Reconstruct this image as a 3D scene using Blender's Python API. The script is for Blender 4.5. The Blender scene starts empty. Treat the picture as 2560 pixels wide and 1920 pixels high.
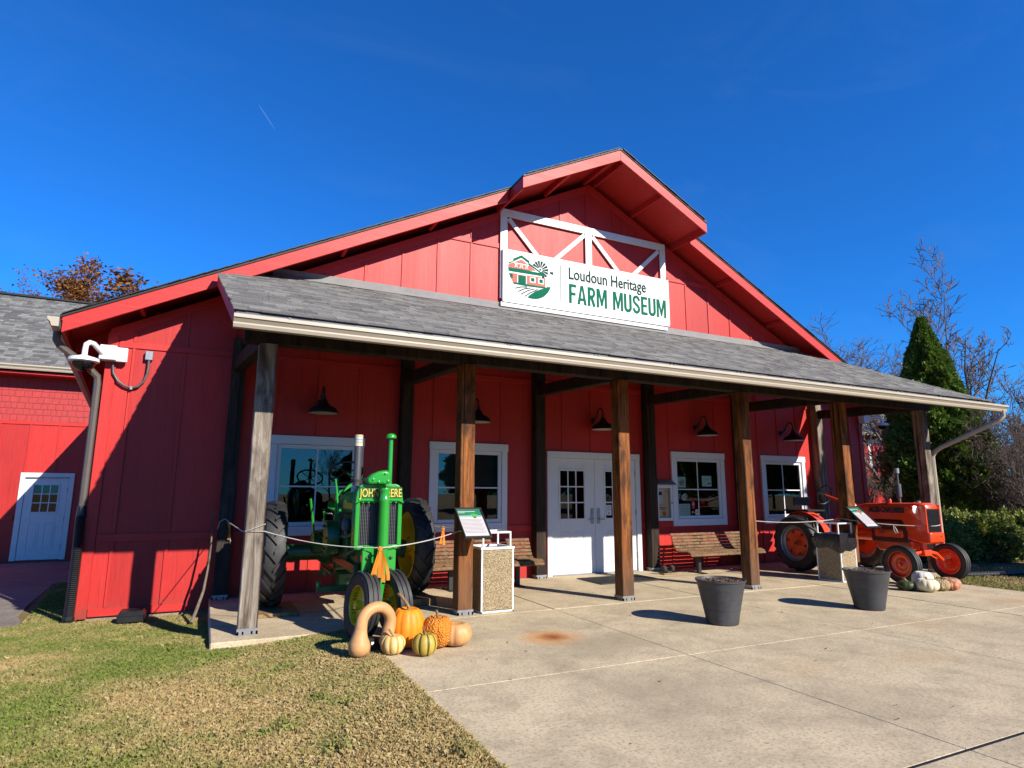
import bpy, math, random
import numpy as np
from mathutils import Vector, Matrix
R = math.radians
random.seed(7); rng = np.random.default_rng(7)
scn = bpy.context.scene
col = scn.collection

# ------------------------------------------------------------------ camera
cd = bpy.data.cameras.new('camera'); cam = bpy.data.objects.new('camera', cd); col.objects.link(cam)
cd.sensor_width = 36; cd.lens = 1529.16 / 2560 * 36; cd.clip_start = .05; cd.clip_end = 3000
yaw, pit, rol = R(26.1126), R(10.0709), R(.2348)
Fv = Vector((math.sin(yaw) * math.cos(pit), math.cos(yaw) * math.cos(pit), math.sin(pit)))
Rv = Vector((math.cos(yaw), -math.sin(yaw), 0)); Uv = Rv.cross(Fv)
R2 = Rv * math.cos(rol) + Uv * math.sin(rol); U2 = -Rv * math.sin(rol) + Uv * math.cos(rol)
cm = Matrix((R2, U2, -Fv)).transposed().to_4x4(); cm.translation = (-6.5929, -9.8659, 1.4666)
cam.matrix_world = cm
scn.camera = cam

# ------------------------------------------------------------------ sky, sun, exposure
SUN = Vector((.468, -1, .64)).normalized()
w = bpy.data.worlds.new('World'); scn.world = w; w.use_nodes = True
nt = w.node_tree; nt.nodes.clear()
out = nt.nodes.new('ShaderNodeOutputWorld'); bg = nt.nodes.new('ShaderNodeBackground'); sk = nt.nodes.new('ShaderNodeTexSky')
sk.sky_type = 'NISHITA'; sk.sun_disc = False
sk.sun_elevation = math.asin(SUN.z); sk.sun_rotation = math.atan2(SUN.x, SUN.y)
sk.air_density = 1.0; sk.dust_density = .0; sk.ozone_density = 4.0; sk.altitude = 0
hs = nt.nodes.new('ShaderNodeMix'); hs.data_type = 'RGBA'; hs.blend_type = 'MULTIPLY'; hs.inputs[0].default_value = 1
hs.inputs[7].default_value = (.22, 1.10, 2.2, 1)
nt.links.new(sk.outputs[0], hs.inputs[6]); 
tcw = nt.nodes.new('ShaderNodeTexCoord'); mpw = nt.nodes.new('ShaderNodeMapping'); mpw.inputs['Scale'].default_value = (1.2, 3.5, 6); mpw.inputs['Rotation'].default_value = (0, .5, .3); nzw = nt.nodes.new('ShaderNodeTexNoise'); nzw.inputs['Scale'].default_value = 1.6; nzw.inputs['Detail'].default_value = 7; nzw.inputs['Roughness'].default_value = .62; nzw.inputs['Distortion'].default_value = .8
mrw = nt.nodes.new('ShaderNodeMapRange'); mrw.inputs['From Min'].default_value = .52; mrw.inputs['From Max'].default_value = .85; mrw.inputs['To Min'].default_value = 0; mrw.inputs['To Max'].default_value = .045      # thin high cirrus over the whole dome
wsp = nt.nodes.new('ShaderNodeMix'); wsp.data_type = 'RGBA'; wsp.inputs[7].default_value = (4.5, 6.5, 9.0, 1)
nt.links.new(tcw.outputs['Generated'], mpw.inputs['Vector']); nt.links.new(mpw.outputs[0], nzw.inputs['Vector']); nt.links.new(nzw.outputs['Fac'], mrw.inputs['Value']); nt.links.new(mrw.outputs[0], wsp.inputs[0]); nt.links.new(hs.outputs[2], wsp.inputs[6]); nt.links.new(wsp.outputs[2], bg.inputs['Color'])
bg.inputs['Strength'].default_value = .05
nt.links.new(bg.outputs[0], out.inputs[0])
sd = bpy.data.lights.new('sun', 'SUN'); sd.energy = 5.0; sd.angle = R(.53); sd.color = (1, .93, .82)
so = bpy.data.objects.new('sun', sd); col.objects.link(so); so.location = (10, -20, 20)
so.rotation_euler = SUN.to_track_quat('Z', 'Y').to_euler()
vs = scn.view_settings; vs.view_transform = 'Standard'; vs.look = 'None'; vs.exposure = .85; vs.gamma = 1; vs.use_curve_mapping = False
scn.cycles.max_bounces = 7; scn.cycles.transparent_max_bounces = 16; scn.cycles.sample_clamp_indirect = 6
scn.cycles.caustics_reflective = False; scn.cycles.caustics_refractive = False

# ------------------------------------------------------------------ material helpers
def newmat(name):
    m = bpy.data.materials.new(name); m.use_nodes = True
    return m, m.node_tree, m.node_tree.nodes['Principled BSDF']
def nd(t, typ, **kw):
    n = t.nodes.new('ShaderNode' + typ)
    for k, v in kw.items():
        if k.startswith('_'): setattr(n, k[1:], v)
        else: n.inputs[k.replace('__', ' ')].default_value = v
    return n
def coords(t, scale=(1, 1, 1), rnd=True):
    tc = nd(t, 'TexCoord'); mp = nd(t, 'Mapping'); mp.inputs['Scale'].default_value = scale
    t.links.new(tc.outputs['Object'], mp.inputs['Vector'])
    if rnd:
        oi = nd(t, 'ObjectInfo'); mu = nd(t, 'Math', _operation='MULTIPLY'); mu.inputs[1].default_value = 37
        cx = nd(t, 'CombineXYZ'); t.links.new(oi.outputs['Random'], mu.inputs[0])
        for i in range(3): t.links.new(mu.outputs[0], cx.inputs[i])
        t.links.new(cx.outputs[0], mp.inputs['Location'])
    return mp.outputs[0]
def noise(t, vec, scale, detail=5, rough=.6, dist=0):
    n = nd(t, 'TexNoise', Scale=scale, Detail=detail, Roughness=rough, Distortion=dist)
    t.links.new(vec, n.inputs['Vector']); return n.outputs['Fac']
def ramp(t, fac, stops):
    n = nd(t, 'ValToRGB'); e = n.color_ramp.elements
    while len(e) < len(stops): e.new(.5)
    for i, (p, c) in enumerate(stops): e[i].position = p; e[i].color = (*c, 1) if len(c) == 3 else c
    t.links.new(fac, n.inputs[0]); return n.outputs[0]
def mixc(t, a, b, fac, mode='MIX'):
    n = nd(t, 'Mix', _data_type='RGBA', _blend_type=mode)
    for v, i in ((a, 6), (b, 7)):
        if isinstance(v, tuple): n.inputs[i].default_value = (*v, 1)
        else: t.links.new(v, n.inputs[i])
    if isinstance(fac, (int, float)): n.inputs[0].default_value = fac
    else: t.links.new(fac, n.inputs[0])
    return n.outputs[2]
def bump(t, p, h, strength, dist=.01):
    b = nd(t, 'Bump', Strength=strength, Distance=dist); t.links.new(h, b.inputs['Height']); t.links.new(b.outputs[0], p.inputs['Normal'])
def cl(c, k): return tuple(min(1, max(0, x * k)) for x in c)
def M(name, base, rough=.5, metal=0., var=.15, scale=6, stretch=(1, 1, 1), bmp=0., bscale=80, spec=.5, fine=None, coat=0., dirt=None, dscale=2.5):
    m, t, p = newmat(name)
    v = coords(t, stretch)
    f = noise(t, v, scale)
    c = ramp(t, f, [(.25, cl(base, 1 - var)), (.75, cl(base, 1 + var))])
    if dirt:
        d = ramp(t, noise(t, v, dscale, 8, .7), [(.5, (0, 0, 0)), (.72, (1, 1, 1))]); c = mixc(t, c, dirt, d)
    t.links.new(c, p.inputs['Base Color'])
    p.inputs['Roughness'].default_value = rough; p.inputs['Metallic'].default_value = metal
    p.inputs['Specular IOR Level'].default_value = spec; p.inputs['Coat Weight'].default_value = coat
    rr = nd(t, 'MapRange'); rr.inputs['To Min'].default_value = max(.02, rough - .1); rr.inputs['To Max'].default_value = min(1, rough + .12)
    t.links.new(noise(t, v, scale * 2.3), rr.inputs['Value']); t.links.new(rr.outputs[0], p.inputs['Roughness'])
    if bmp: bump(t, p, noise(t, v, bscale, 4), bmp)
    return m
# painted wood siding with vertical grain
def paintwood(name, base, rough=.45, along='z', spec=.32):
    m, t, p = newmat(name)
    s = {'z': (1, 1, .06), 'x': (.06, 1, 1)}[along]
    v = coords(t, s); v0 = coords(t, (1, 1, 1))
    g = noise(t, v, 24, 9, .75, .5); big = noise(t, v0, .7, 3); md = noise(t, v, 5, 4)
    c = ramp(t, big, [(.3, cl(base, .95)), (.7, cl(base, 1.05))])
    c = mixc(t, c, cl(base, .5), ramp(t, g, [(.52, (0, 0, 0)), (.68, (.55, .55, .55))]))
    c = mixc(t, c, (min(1, base[0] * 1.15), base[1] * 2.2 + .02, base[2] * 2.2 + .02), ramp(t, noise(t, v, 34, 7, .75, .6), [(.55, (0, 0, 0)), (.72, (.5, .5, .5))]))
    tcw_ = nd(t, 'TexCoord'); sx_ = nd(t, 'SeparateXYZ'); t.links.new(tcw_.outputs['Object'], sx_.inputs[0])
    if along == 'z':
        dv = nd(t, 'Math', _operation='MULTIPLY_ADD'); dv.inputs[1].default_value = 1 / .633; dv.inputs[2].default_value = .11; t.links.new(sx_.outputs[0], dv.inputs[0]); fl = nd(t, 'Math', _operation='FLOOR'); t.links.new(dv.outputs[0], fl.inputs[0])
        wn_ = nd(t, 'TexWhiteNoise', _noise_dimensions='1D'); t.links.new(fl.outputs[0], wn_.inputs['W']); c = mixc(t, c, ramp(t, wn_.outputs['Value'], [(0, (.80, .80, .80)), (1, (1, 1, 1))]), 1., 'MULTIPLY')   # each plywood sheet took the paint differently
        dz = nd(t, 'Math', _operation='MULTIPLY_ADD'); dz.inputs[1].default_value = -2.2; dz.inputs[2].default_value = .25; t.links.new(sx_.outputs[2], dz.inputs[0]); dn = nd(t, 'Math', _operation='ADD'); t.links.new(dz.outputs[0], dn.inputs[0]); t.links.new(noise(t, v0, 9, 7, .75), dn.inputs[1])
        c = mixc(t, c, (.20, .075, .05), ramp(t, dn.outputs[0], [(.62, (0, 0, 0)), (1.0, (.55, .55, .55))]))     # rain-splashed dirt at the foot
    t.links.new(c, p.inputs['Base Color']); p.inputs['Specular IOR Level'].default_value = spec
    rr = nd(t, 'MapRange'); rr.inputs['To Min'].default_value = rough - .03; rr.inputs['To Max'].default_value = rough + .12
    t.links.new(md, rr.inputs['Value']); t.links.new(rr.outputs[0], p.inputs['Roughness'])
    bump(t, p, g, .4, .008)
    return m
def wood(name, dark, mid, light, grey=None, zg=None, scale=1., rough=.75):
    m, t, p = newmat(name)
    v = coords(t, (1, 1, .05)); v0 = coords(t, (1, 1, .35))
    g = noise(t, v, 26 * scale, 8, .72, 1.2); k = noise(t, v0, 5, 4, .6, .8); fi = noise(t, v, 120 * scale, 3)
    c = ramp(t, g, [(.28, dark), (.5, mid), (.75, light)])
    c = mixc(t, c, dark, ramp(t, k, [(.46, (0, 0, 0)), (.66, (.8, .8, .8))])); ck = noise(t, coords(t, (1, 1, .012)), 17, 3, .5, .3); c = mixc(t, c, cl(dark, .35), ramp(t, ck, [(.62, (0, 0, 0)), (.68, (.95, .95, .95))]))
    c = mixc(t, c, cl(dark, .4), ramp(t, fi, [(.62, (0, 0, 0)), (.75, (.6, .6, .6))]))
    if grey:
        if zg is not None:                       # weathering rises from the wet foot of the post
            tc = nd(t, 'TexCoord'); sp = nd(t, 'SeparateXYZ'); t.links.new(tc.outputs['Object'], sp.inputs[0])
            ad = nd(t, 'Math', _operation='ADD'); t.links.new(sp.outputs[2], ad.inputs[0])
            mm = nd(t, 'Math', _operation='MULTIPLY'); mm.inputs[1].default_value = 1.1; t.links.new(noise(t, v0, 3, 5), mm.inputs[0]); t.links.new(mm.outputs[0], ad.inputs[1])
            mr = nd(t, 'MapRange'); mr.inputs['From Min'].default_value = zg; mr.inputs['From Max'].default_value = zg + .9; mr.inputs['To Min'].default_value = .8; mr.inputs['To Max'].default_value = .0
            t.links.new(ad.outputs[0], mr.inputs['Value']); fac = mr.outputs[0]
        else: fac = ramp(t, noise(t, v0, 2.2, 5), [(.35, (0, 0, 0)), (.6, (.9, .9, .9))])
        c = mixc(t, c, mixc(t, grey, cl(grey, .5), g), fac)
    t.links.new(c, p.inputs['Base Color']); p.inputs['Roughness'].default_value = rough; p.inputs['Specular IOR Level'].default_value = .25
    bump(t, p, g, .55, .012)
    return m
def vcmat(name, rough=.8, bmp=0., bscale=90, spec=.3, grain=.25, gscale=60, trans=0.):
    """surface whose own colour comes from a per-face colour attribute"""
    m, t, p = newmat(name)
    a = nd(t, 'VertexColor', _layer_name='Col'); v = coords(t, rnd=False)
    c = mixc(t, a.outputs[0], mixc(t, a.outputs[0], (.0, .0, .0), grain * 1.6), ramp(t, noise(t, v, gscale, 4), [(.35, (0, 0, 0)), (.7, (1, 1, 1))]))
    t.links.new(c, p.inputs['Base Color']); p.inputs['Roughness'].default_value = rough; p.inputs['Specular IOR Level'].default_value = spec
    if bmp: bump(t, p, noise(t, v, bscale, 3), bmp, .006)
    if trans:
        tr = nd(t, 'BsdfTranslucent'); t.links.new(c, tr.inputs['Color']); mx = nd(t, 'MixShader'); mx.inputs[0].default_value = trans
        t.links.new(p.outputs[0], mx.inputs[1]); t.links.new(tr.outputs[0], mx.inputs[2]); t.links.new(mx.outputs[0], t.nodes['Material Output'].inputs[0])
    return m
def concrete(name, base, stain=True):
    m, t, p = newmat(name)
    tc = nd(t, 'TexCoord'); v = tc.outputs['Object']
    big = noise(t, v, .55, 6, .6); md = noise(t, v, 1.8, 14, .8, .3); fi = noise(t, v, 38, 8, .85); sp = noise(t, v, 70, 5, .8)
    c = ramp(t, big, [(.3, cl(base, .86)), (.7, cl(base, 1.1))])
    c = mixc(t, c, cl(base, .5), ramp(t, md, [(.44, (0, 0, 0)), (.66, (.8, .8, .8))]))
    c = mixc(t, c, cl(base, 1.4), ramp(t, sp, [(.55, (0, 0, 0)), (.68, (.6, .6, .6))]))
    c = mixc(t, c, cl(base, .38), ramp(t, fi, [(.50, (0, 0, 0)), (.60, (.8, .8, .8))]))
    if stain:
        def blot(cx, cy, rad, colr, amt, sq=1.):
            nonlocal c
            mp = nd(t, 'Mapping'); mp.vector_type = 'POINT'; t.links.new(v, mp.inputs['Vector'])
            mp.inputs['Location'].default_value = (-cx / rad, -cy / (rad * sq), 0); mp.inputs['Scale'].default_value = (1 / rad, 1 / (rad * sq), 0)
            ds = nd(t, 'VectorMath', _operation='LENGTH'); t.links.new(mp.outputs[0], ds.inputs[0])
            nn = nd(t, 'Math', _operation='MULTIPLY_ADD'); nn.inputs[1].default_value = .9; t.links.new(noise(t, v, 5, 6, .7), nn.inputs[0]); t.links.new(ds.outputs['Value'], nn.inputs[2])
            mr = nd(t, 'MapRange'); mr.inputs['From Min'].default_value = .5; mr.inputs['From Max'].default_value = 1.4; mr.inputs['To Min'].default_value = amt; mr.inputs['To Max'].default_value = 0
            t.links.new(nn.outputs[0], mr.inputs['Value']); c = mixc(t, c, colr, mr.outputs[0])
        blot(-3.29, -4.07, .42, (.60, .24, .05), 1.0, 1.0); blot(-3.27, -4.05, .2, (.2, .055, .015), 1.0)
        blot(-1.9, -5.9, .6, (.44, .27, .11), .25, .6); blot(-.6, -6.2, .7, (.44, .27, .11), .28, .45); blot(.9, -5.3, .5, (.4, .24, .1), .3)
        blot(-2.9, -4.5, 1.0, cl(base, .42), .5, .5); blot(-3.4, -5.9, .9, cl(base, .45), .5, .8); blot(-2.2, -6.6, .7, cl(base, .45), .35)
        blot(1.5, -3.95, .4, (.24, .16, .09), .45, .5); blot(3.6, -4.9, .6, (.4, .24, .1), .5, .7)
    t.links.new(c, p.inputs['Base Color']); p.inputs['Roughness'].default_value = .85; p.inputs['Specular IOR Level'].default_value = .25
    bump(t, p, fi, .35, .005)
    return m
def glassmat(name, tint=(.5, .55, .55), ior=1.72):
    m, t, p = newmat(name); t.nodes.remove(p)
    fr = nd(t, 'Fresnel', IOR=ior); g = nd(t, 'BsdfGlossy', Roughness=.012); tr = nd(t, 'BsdfTransparent'); tr.inputs[0].default_value = (*tint, 1)
    v = coords(t); b = nd(t, 'Bump', Strength=.02, Distance=.02); t.links.new(noise(t, v, 1.6, 2), b.inputs['Height']); t.links.new(b.outputs[0], g.inputs['Normal'])
    mx = nd(t, 'MixShader'); t.links.new(fr.outputs[0], mx.inputs[0]); t.links.new(tr.outputs[0], mx.inputs[1]); t.links.new(g.outputs[0], mx.inputs[2])
    t.links.new(mx.outputs[0], t.nodes['Material Output'].inputs[0]); return m
def pebble(name):
    m, t, p = newmat(name); v = coords(t)
    vo = nd(t, 'TexVoronoi', Scale=150); t.links.new(v, vo.inputs['Vector'])
    sp = nd(t, 'SeparateColor'); t.links.new(vo.outputs['Color'], sp.inputs[0])
    c = ramp(t, sp.outputs[0], [(.0, (.2, .13, .05)), (.35, (.48, .33, .15)), (.7, (.66, .5, .27)), (1, (.8, .7, .5))])
    c = mixc(t, c, (.03, .022, .012), ramp(t, vo.outputs['Distance'], [(.5, (0, 0, 0)), (.75, (.8, .8, .8))]))
    t.links.new(c, p.inputs['Base Color']); p.inputs['Roughness'].default_value = .6
    iv = nd(t, 'Math', _operation='SUBTRACT'); iv.inputs[0].default_value = 1; t.links.new(vo.outputs['Distance'], iv.inputs[1]); bump(t, p, iv.outputs[0], .8, .008)
    return m

RED = (.66, .034, .028)
MT = dict(
 red=paintwood('red_paint', RED), redx=paintwood('red_paint_board', RED, along='x'), redsh=paintwood('red_shingle_paint', (.58, .05, .05), .55),
 white=M('white_paint', (.78, .78, .76), .45, var=.05, bmp=.05), trimw=M('white_trim', (.76, .77, .79), .5, var=.05, scale=3, bmp=.08, stretch=(1, 1, .2)),
 signw=M('sign_white', (.78, .78, .76), .55, var=.05, stretch=(.1, 1, 1), scale=30, bmp=.12, bscale=60), sgreen=M('sign_green', (.006, .16, .09), .8, var=.1, spec=.1), sdark=M('sign_dark_green', (.02, .07, .055), .8, var=.1, spec=.1), spink=M('sign_coral', (.72, .2, .15), .8, var=.06, spec=.1),
 drip=M('drip_edge', (.012, .011, .011), .6), flash=M('flashing', (.34, .33, .32), .75, 0, var=.12, spec=.2), gut=M('tan_gutter', (.56, .49, .38), .4, var=.06), gutdark=M('dark_downspout', (.115, .095, .085), .5, var=.1),
 shing=vcmat('asphalt_shingle', .95, .6, 240, .15, .45, 220), found=concrete('foundation_concrete', (.40, .32, .21), False), conc=concrete('plaza_concrete', (.60, .485, .315)), pave=concrete('apron_concrete', (.36, .31, .26), False),
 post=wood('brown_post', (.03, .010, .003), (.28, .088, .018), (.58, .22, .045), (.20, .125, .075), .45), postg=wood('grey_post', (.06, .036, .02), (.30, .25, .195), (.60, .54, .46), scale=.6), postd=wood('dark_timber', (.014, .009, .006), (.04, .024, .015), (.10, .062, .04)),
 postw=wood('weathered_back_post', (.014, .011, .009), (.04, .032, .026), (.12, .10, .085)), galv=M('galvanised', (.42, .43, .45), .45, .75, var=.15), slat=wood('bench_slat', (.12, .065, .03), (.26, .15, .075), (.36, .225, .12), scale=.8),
 black=M('black_paint', (.012, .012, .013), .45), blackpl=M('black_plastic', (.014, .014, .015), .4, var=.2), rubber=M('tyre_rubber', (.022, .022, .024), .62, var=.3, scale=4, bmp=.15, dirt=(.05, .047, .042)), glass=glassmat('window_glass'), dglass=glassmat('door_glass', (.35, .37, .37), 1.6), cglass=glassmat('cabinet_glass', (.95, .95, .95), 1.35),
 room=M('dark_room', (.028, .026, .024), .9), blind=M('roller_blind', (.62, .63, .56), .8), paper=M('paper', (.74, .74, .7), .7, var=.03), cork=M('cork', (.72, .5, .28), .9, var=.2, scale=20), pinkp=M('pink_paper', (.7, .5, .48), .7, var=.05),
 jd=M('tractor_green', (.018, .29, .03), .25, var=.08, scale=3, coat=.4, dirt=(.03, .25, .03)), jdd=M('dark_green_casting', (.014, .12, .03), .35, var=.25, dirt=(.02, .03, .015)), yel=M('wheel_yellow', (.85, .56, .012), .3, var=.08, coat=.3), yelp=M('letter_yellow', (.8, .62, .05), .5, var=.03),
 ac=M('tractor_orange', (.80, .056, .012), .22, var=.08, scale=3, coat=.5, dirt=(.42, .07, .012)), acdark=M('engine_cavity_shade', (.10, .02, .012), .5, var=.4, scale=14), acd=M('orange_casting', (.34, .035, .01), .35, var=.2), silver=M('silver_rim', (.42, .43, .46), .4, .55), chrome=M('chrome', (.6, .6, .6), .18, .9), lens=M('lamp_lens', (.75, .74, .66), .15, var=.04), grill=M('grille_black', (.02, .02, .022), .35),  # engine colour darkened to paint in the shade under the orange hood
 pipe=M('grey_stack', (.11, .11, .12), .45, .3, var=.2), can=M('tin_can', (.72, .68, .58), .4, var=.1), canb=M('can_blue', (.25, .5, .66), .4), cany=M('can_yellow', (.66, .46, .16), .4),
 plast=M('planter_plastic', (.055, .056, .06), .5, var=.22, scale=5, bmp=.05, dirt=(.1, .1, .1), dscale=3), soil=M('mulch', (.16, .09, .05), .95, var=.6, scale=40, bmp=1, bscale=70), bag=M('bin_liner', (.02, .02, .022), .25, bmp=.3, bscale=14), peb=pebble('pebble_panel'),
 pvcw=M('white_housing', (.72, .73, .74), .35, var=.03), dome=M('smoked_dome', (.008, .008, .01), .06), cond=M('grey_conduit', (.10, .10, .105), .4), lampb=M('lamp_black', (.014, .015, .017), .5), lampi=M('lamp_white_inside', (.7, .7, .68), .5),
 rope=M('white_rope', (.62, .58, .52), .9, var=.1, bmp=.5, bscale=200), ribbon=M('orange_ribbon', (.78, .25, .012), .6, var=.12), stick=wood('dry_stick', (.1, .07, .05), (.22, .17, .12), (.32, .26, .2)), mat=M('rubber_mat', (.05, .05, .055), .8, var=.2, bmp=.6, bscale=160), brush=M('boot_brush', (.05, .045, .04), .9, bmp=.8, bscale=200), lumber=wood('lumber', (.2, .12, .05), (.36, .24, .11), (.48, .34, .18)),
 bark=M('bark', (.10, .078, .06), .9, var=.35, scale=8, stretch=(1, 1, .3), bmp=.6), barkl=M('pale_bark', (.21, .18, .15), .9, var=.3, scale=8, stretch=(1, 1, .3), bmp=.5), twig=M('twig', (.13, .095, .075), .9, var=.25), leaf=vcmat('dry_leaf', .7, spec=.3, grain=.1, trans=.3), needle=vcmat('evergreen_spray', .6, spec=.35, grain=.15, trans=.2), grass=vcmat('grass_blade', .7, spec=.25, grain=.1, trans=.25),
 sheet=M('info_sheet', (.66, .62, .63), .3, var=.02), hdr=M('info_header', (.03, .20, .12), .3), ink=M('grey_ink', (.28, .24, .25), .6), inkd=M('dark_ink', (.03, .03, .035), .6), redp=M('red_print', (.5, .06, .06), .5), greenp=M('green_print', (.05, .45, .06), .5), pink2=M('pale_green_print', (.3, .5, .4), .5))
# lawn soil and far ground
def groundmat(name, a, b, c2):
    m, t, p = newmat(name); tc = nd(t, 'TexCoord'); v = tc.outputs['Object']
    c = ramp(t, noise(t, v, 1.3, 8, .7), [(.35, a), (.55, b), (.72, c2)])
    c = mixc(t, c, cl(a, .4), ramp(t, noise(t, v, 45, 4, .7), [(.5, (0, 0, 0)), (.7, (.8, .8, .8))]))
    t.links.new(c, p.inputs['Base Color']); p.inputs['Roughness'].default_value = 1; p.inputs['Specular IOR Level'].default_value = .1
    bump(t, p, noise(t, v, 60, 4), .8, .02); return m
MT['soil2'] = groundmat('lawn_soil', (.30, .21, .10), (.36, .26, .13), (.2, .19, .06)); MT['far'] = groundmat('field', (.16, .12, .07), (.2, .16, .09), (.1, .09, .04))

# ------------------------------------------------------------------ mesh helpers
class MB:
    def __init__(s): s.v = []; s.f = []; s.c = []; s.cur = None
    def add(s, vs, fs):
        o = len(s.v); s.v += [tuple(x) for x in vs]; s.f += [tuple(i + o for i in f) for f in fs]
        if s.cur is not None: s.c += [s.cur] * len(fs)
        return s
    BF = [(0, 3, 2, 1), (4, 5, 6, 7), (0, 1, 5, 4), (1, 2, 6, 5), (2, 3, 7, 6), (3, 0, 4, 7)]
    def box(s, x0, x1, y0, y1, z0, z1):
        return s.add([(x0, y0, z0), (x1, y0, z0), (x1, y1, z0), (x0, y1, z0), (x0, y0, z1), (x1, y0, z1), (x1, y1, z1), (x0, y1, z1)], s.BF)
    def obox(s, c, size, rot=(0, 0, 0)):
        m = Matrix.LocRotScale(Vector(c), __import__('mathutils').Euler(rot), None); a, b, d = [k / 2 for k in size]
        return s.add([m @ Vector(p) for p in [(-a, -b, -d), (a, -b, -d), (a, b, -d), (-a, b, -d), (-a, -b, d), (a, -b, d), (a, b, d), (-a, b, d)]], s.BF)
    def bar(s, p, q, w, h, up=(0, 0, 1)):
        p, q = Vector(p), Vector(q); d = (q - p).normalized(); u = Vector(up); x = d.cross(u)
        if x.length < 1e-4: x = d.cross(Vector((1, 0, 0)))
        x.normalize(); u = x.cross(d); x = x * w / 2; u = u * h / 2
        return s.add([p - x - u, p + x - u, p + x + u, p - x + u, q - x - u, q + x - u, q + x + u, q - x + u], s.BF)
    def tube(s, pts, r, n=8, cap=True, sq=1.):
        pts = [Vector(p) for p in pts]; rs = r if isinstance(r, (list, tuple)) else [r] * len(pts)
        vs = []; ref = None
        for i, p in enumerate(pts):
            d = (pts[min(i + 1, len(pts) - 1)] - pts[max(i - 1, 0)]).normalized()
            if ref is None: ref = d.orthogonal().normalized()
            ref = (ref - d * ref.dot(d)); ref = ref.normalized() if ref.length > 1e-6 else d.orthogonal().normalized()
            b = d.cross(ref)
            vs += [p + (ref * math.cos(a) + b * math.sin(a) * sq) * rs[i] for a in [2 * math.pi * k / n for k in range(n)]]
        fs = [(i * n + k, i * n + (k + 1) % n, (i + 1) * n + (k + 1) % n, (i + 1) * n + k) for i in range(len(pts) - 1) for k in range(n)]
        if cap: fs += [tuple(range(n))[::-1], tuple(range((len(pts) - 1) * n, len(pts) * n))]
        return s.add(vs, fs)
    def lathe(s, prof, c=(0, 0, 0), axis=(0, 0, 1), n=24, close=False):
        """prof: (radius, along-axis)"""
        a = Vector(axis).normalized(); x = a.orthogonal().normalized(); y = a.cross(x); c = Vector(c); vs = []
        for r, t in prof: vs += [c + a * t + (x * math.cos(k) + y * math.sin(k)) * r for k in [2 * math.pi * j / n for j in range(n)]]
        m = len(prof); fs = [(i * n + k, i * n + (k + 1) % n, ((i + 1) % m) * n + (k + 1) % n, ((i + 1) % m) * n + k) for i in range(m if close else m - 1) for k in range(n)]
        if not close: fs += [tuple(range(n))[::-1], tuple(range((m - 1) * n, m * n))]
        return s.add(vs, fs)
    def prism(s, poly, y0, y1, ax='y'):
        """polygon in (x,z) pushed along y (or (y,z) along x, or (x,y) along z)"""
        def P(a, b, t): return (a, t, b) if ax == 'y' else (t, a, b) if ax == 'x' else (a, b, t)
        n = len(poly); vs = [P(a, b, y0) for a, b in poly] + [P(a, b, y1) for a, b in poly]
        return s.add(vs, [tuple(range(n)), tuple(range(2 * n - 1, n - 1, -1))] + [(i, i + n, (i + 1) % n + n, (i + 1) % n) for i in range(n)])
    def build(s, name, mat, parent=None, bev=0, smooth=None, seg=1, fix=True):
        me = bpy.data.meshes.new(name); me.from_pydata(s.v, [], s.f)
        if s.c:
            ca = me.color_attributes.new('Col', 'FLOAT_COLOR', 'CORNER')
            arr = np.repeat(np.array([(*c, 1) for c in s.c], np.float32), [len(f) for f in s.f], axis=0); ca.data.foreach_set('color', arr.ravel())
        if fix:
            import bmesh
            bm = bmesh.new(); bm.from_mesh(me); bmesh.ops.recalc_face_normals(bm, faces=bm.faces); bm.to_mesh(me); bm.free()
        if smooth is not None:
            me.polygons.foreach_set('use_smooth', [True] * len(me.polygons)); me.set_sharp_from_angle(angle=R(smooth))
        me.materials.append(MT[mat] if isinstance(mat, str) else mat); me.update()
        o = bpy.data.objects.new(name, me); col.objects.link(o); o.parent = parent
        if bev:
            b = o.modifiers.new('bevel', 'BEVEL'); b.width = bev; b.segments = seg; b.limit_method = 'ANGLE'; b.angle_limit = R(40)
        return o
def tag(o, label=None, cat=None, group=None, kind=None):
    if label: o['label'] = label
    if cat: o['category'] = cat
    if group: o['group'] = group
    if kind: o['kind'] = kind
    return o
def thing(name, label, cat, loc=(0, 0, 0), rz=0, group=None):
    o = bpy.data.objects.new(name, None); o.empty_display_size = .2; col.objects.link(o); o.location = loc; o.rotation_euler.z = rz
    return tag(o, label, cat, group)
KIDS = {}
def copy_tree(o, parent=None):
    c = o.copy(); col.objects.link(c); c.parent = parent
    for ch in list(o.children): copy_tree(ch, c)
    return c
def B(name, mat, parent, *boxes, bev=0, **k):
    m = MB()
    for b in boxes: m.box(*b)
    return m.build(name, mat, parent, bev, **k)
def text(name, s, size, mat, parent, loc, rot, sx=1., ext=.004, off=0., align='LEFT', shear=0.):
    cu = bpy.data.curves.new(name, 'FONT'); cu.body = s; cu.size = size; cu.extrude = ext; cu.offset = off; cu.align_x = align; cu.shear = shear; cu.resolution_u = 3
    t = bpy.data.objects.new(name, cu); col.objects.link(t); bpy.context.view_layer.update()
    me = bpy.data.meshes.new_from_object(t.evaluated_get(bpy.context.evaluated_depsgraph_get())); bpy.data.objects.remove(t); bpy.data.curves.remove(cu)
    me.name = name; me.materials.clear(); me.materials.append(MT[mat]); o = bpy.data.objects.new(name, me); col.objects.link(o)
    o.parent = parent; o.location = loc; o.rotation_euler = rot; o.scale = (sx, 1, 1); return o
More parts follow.
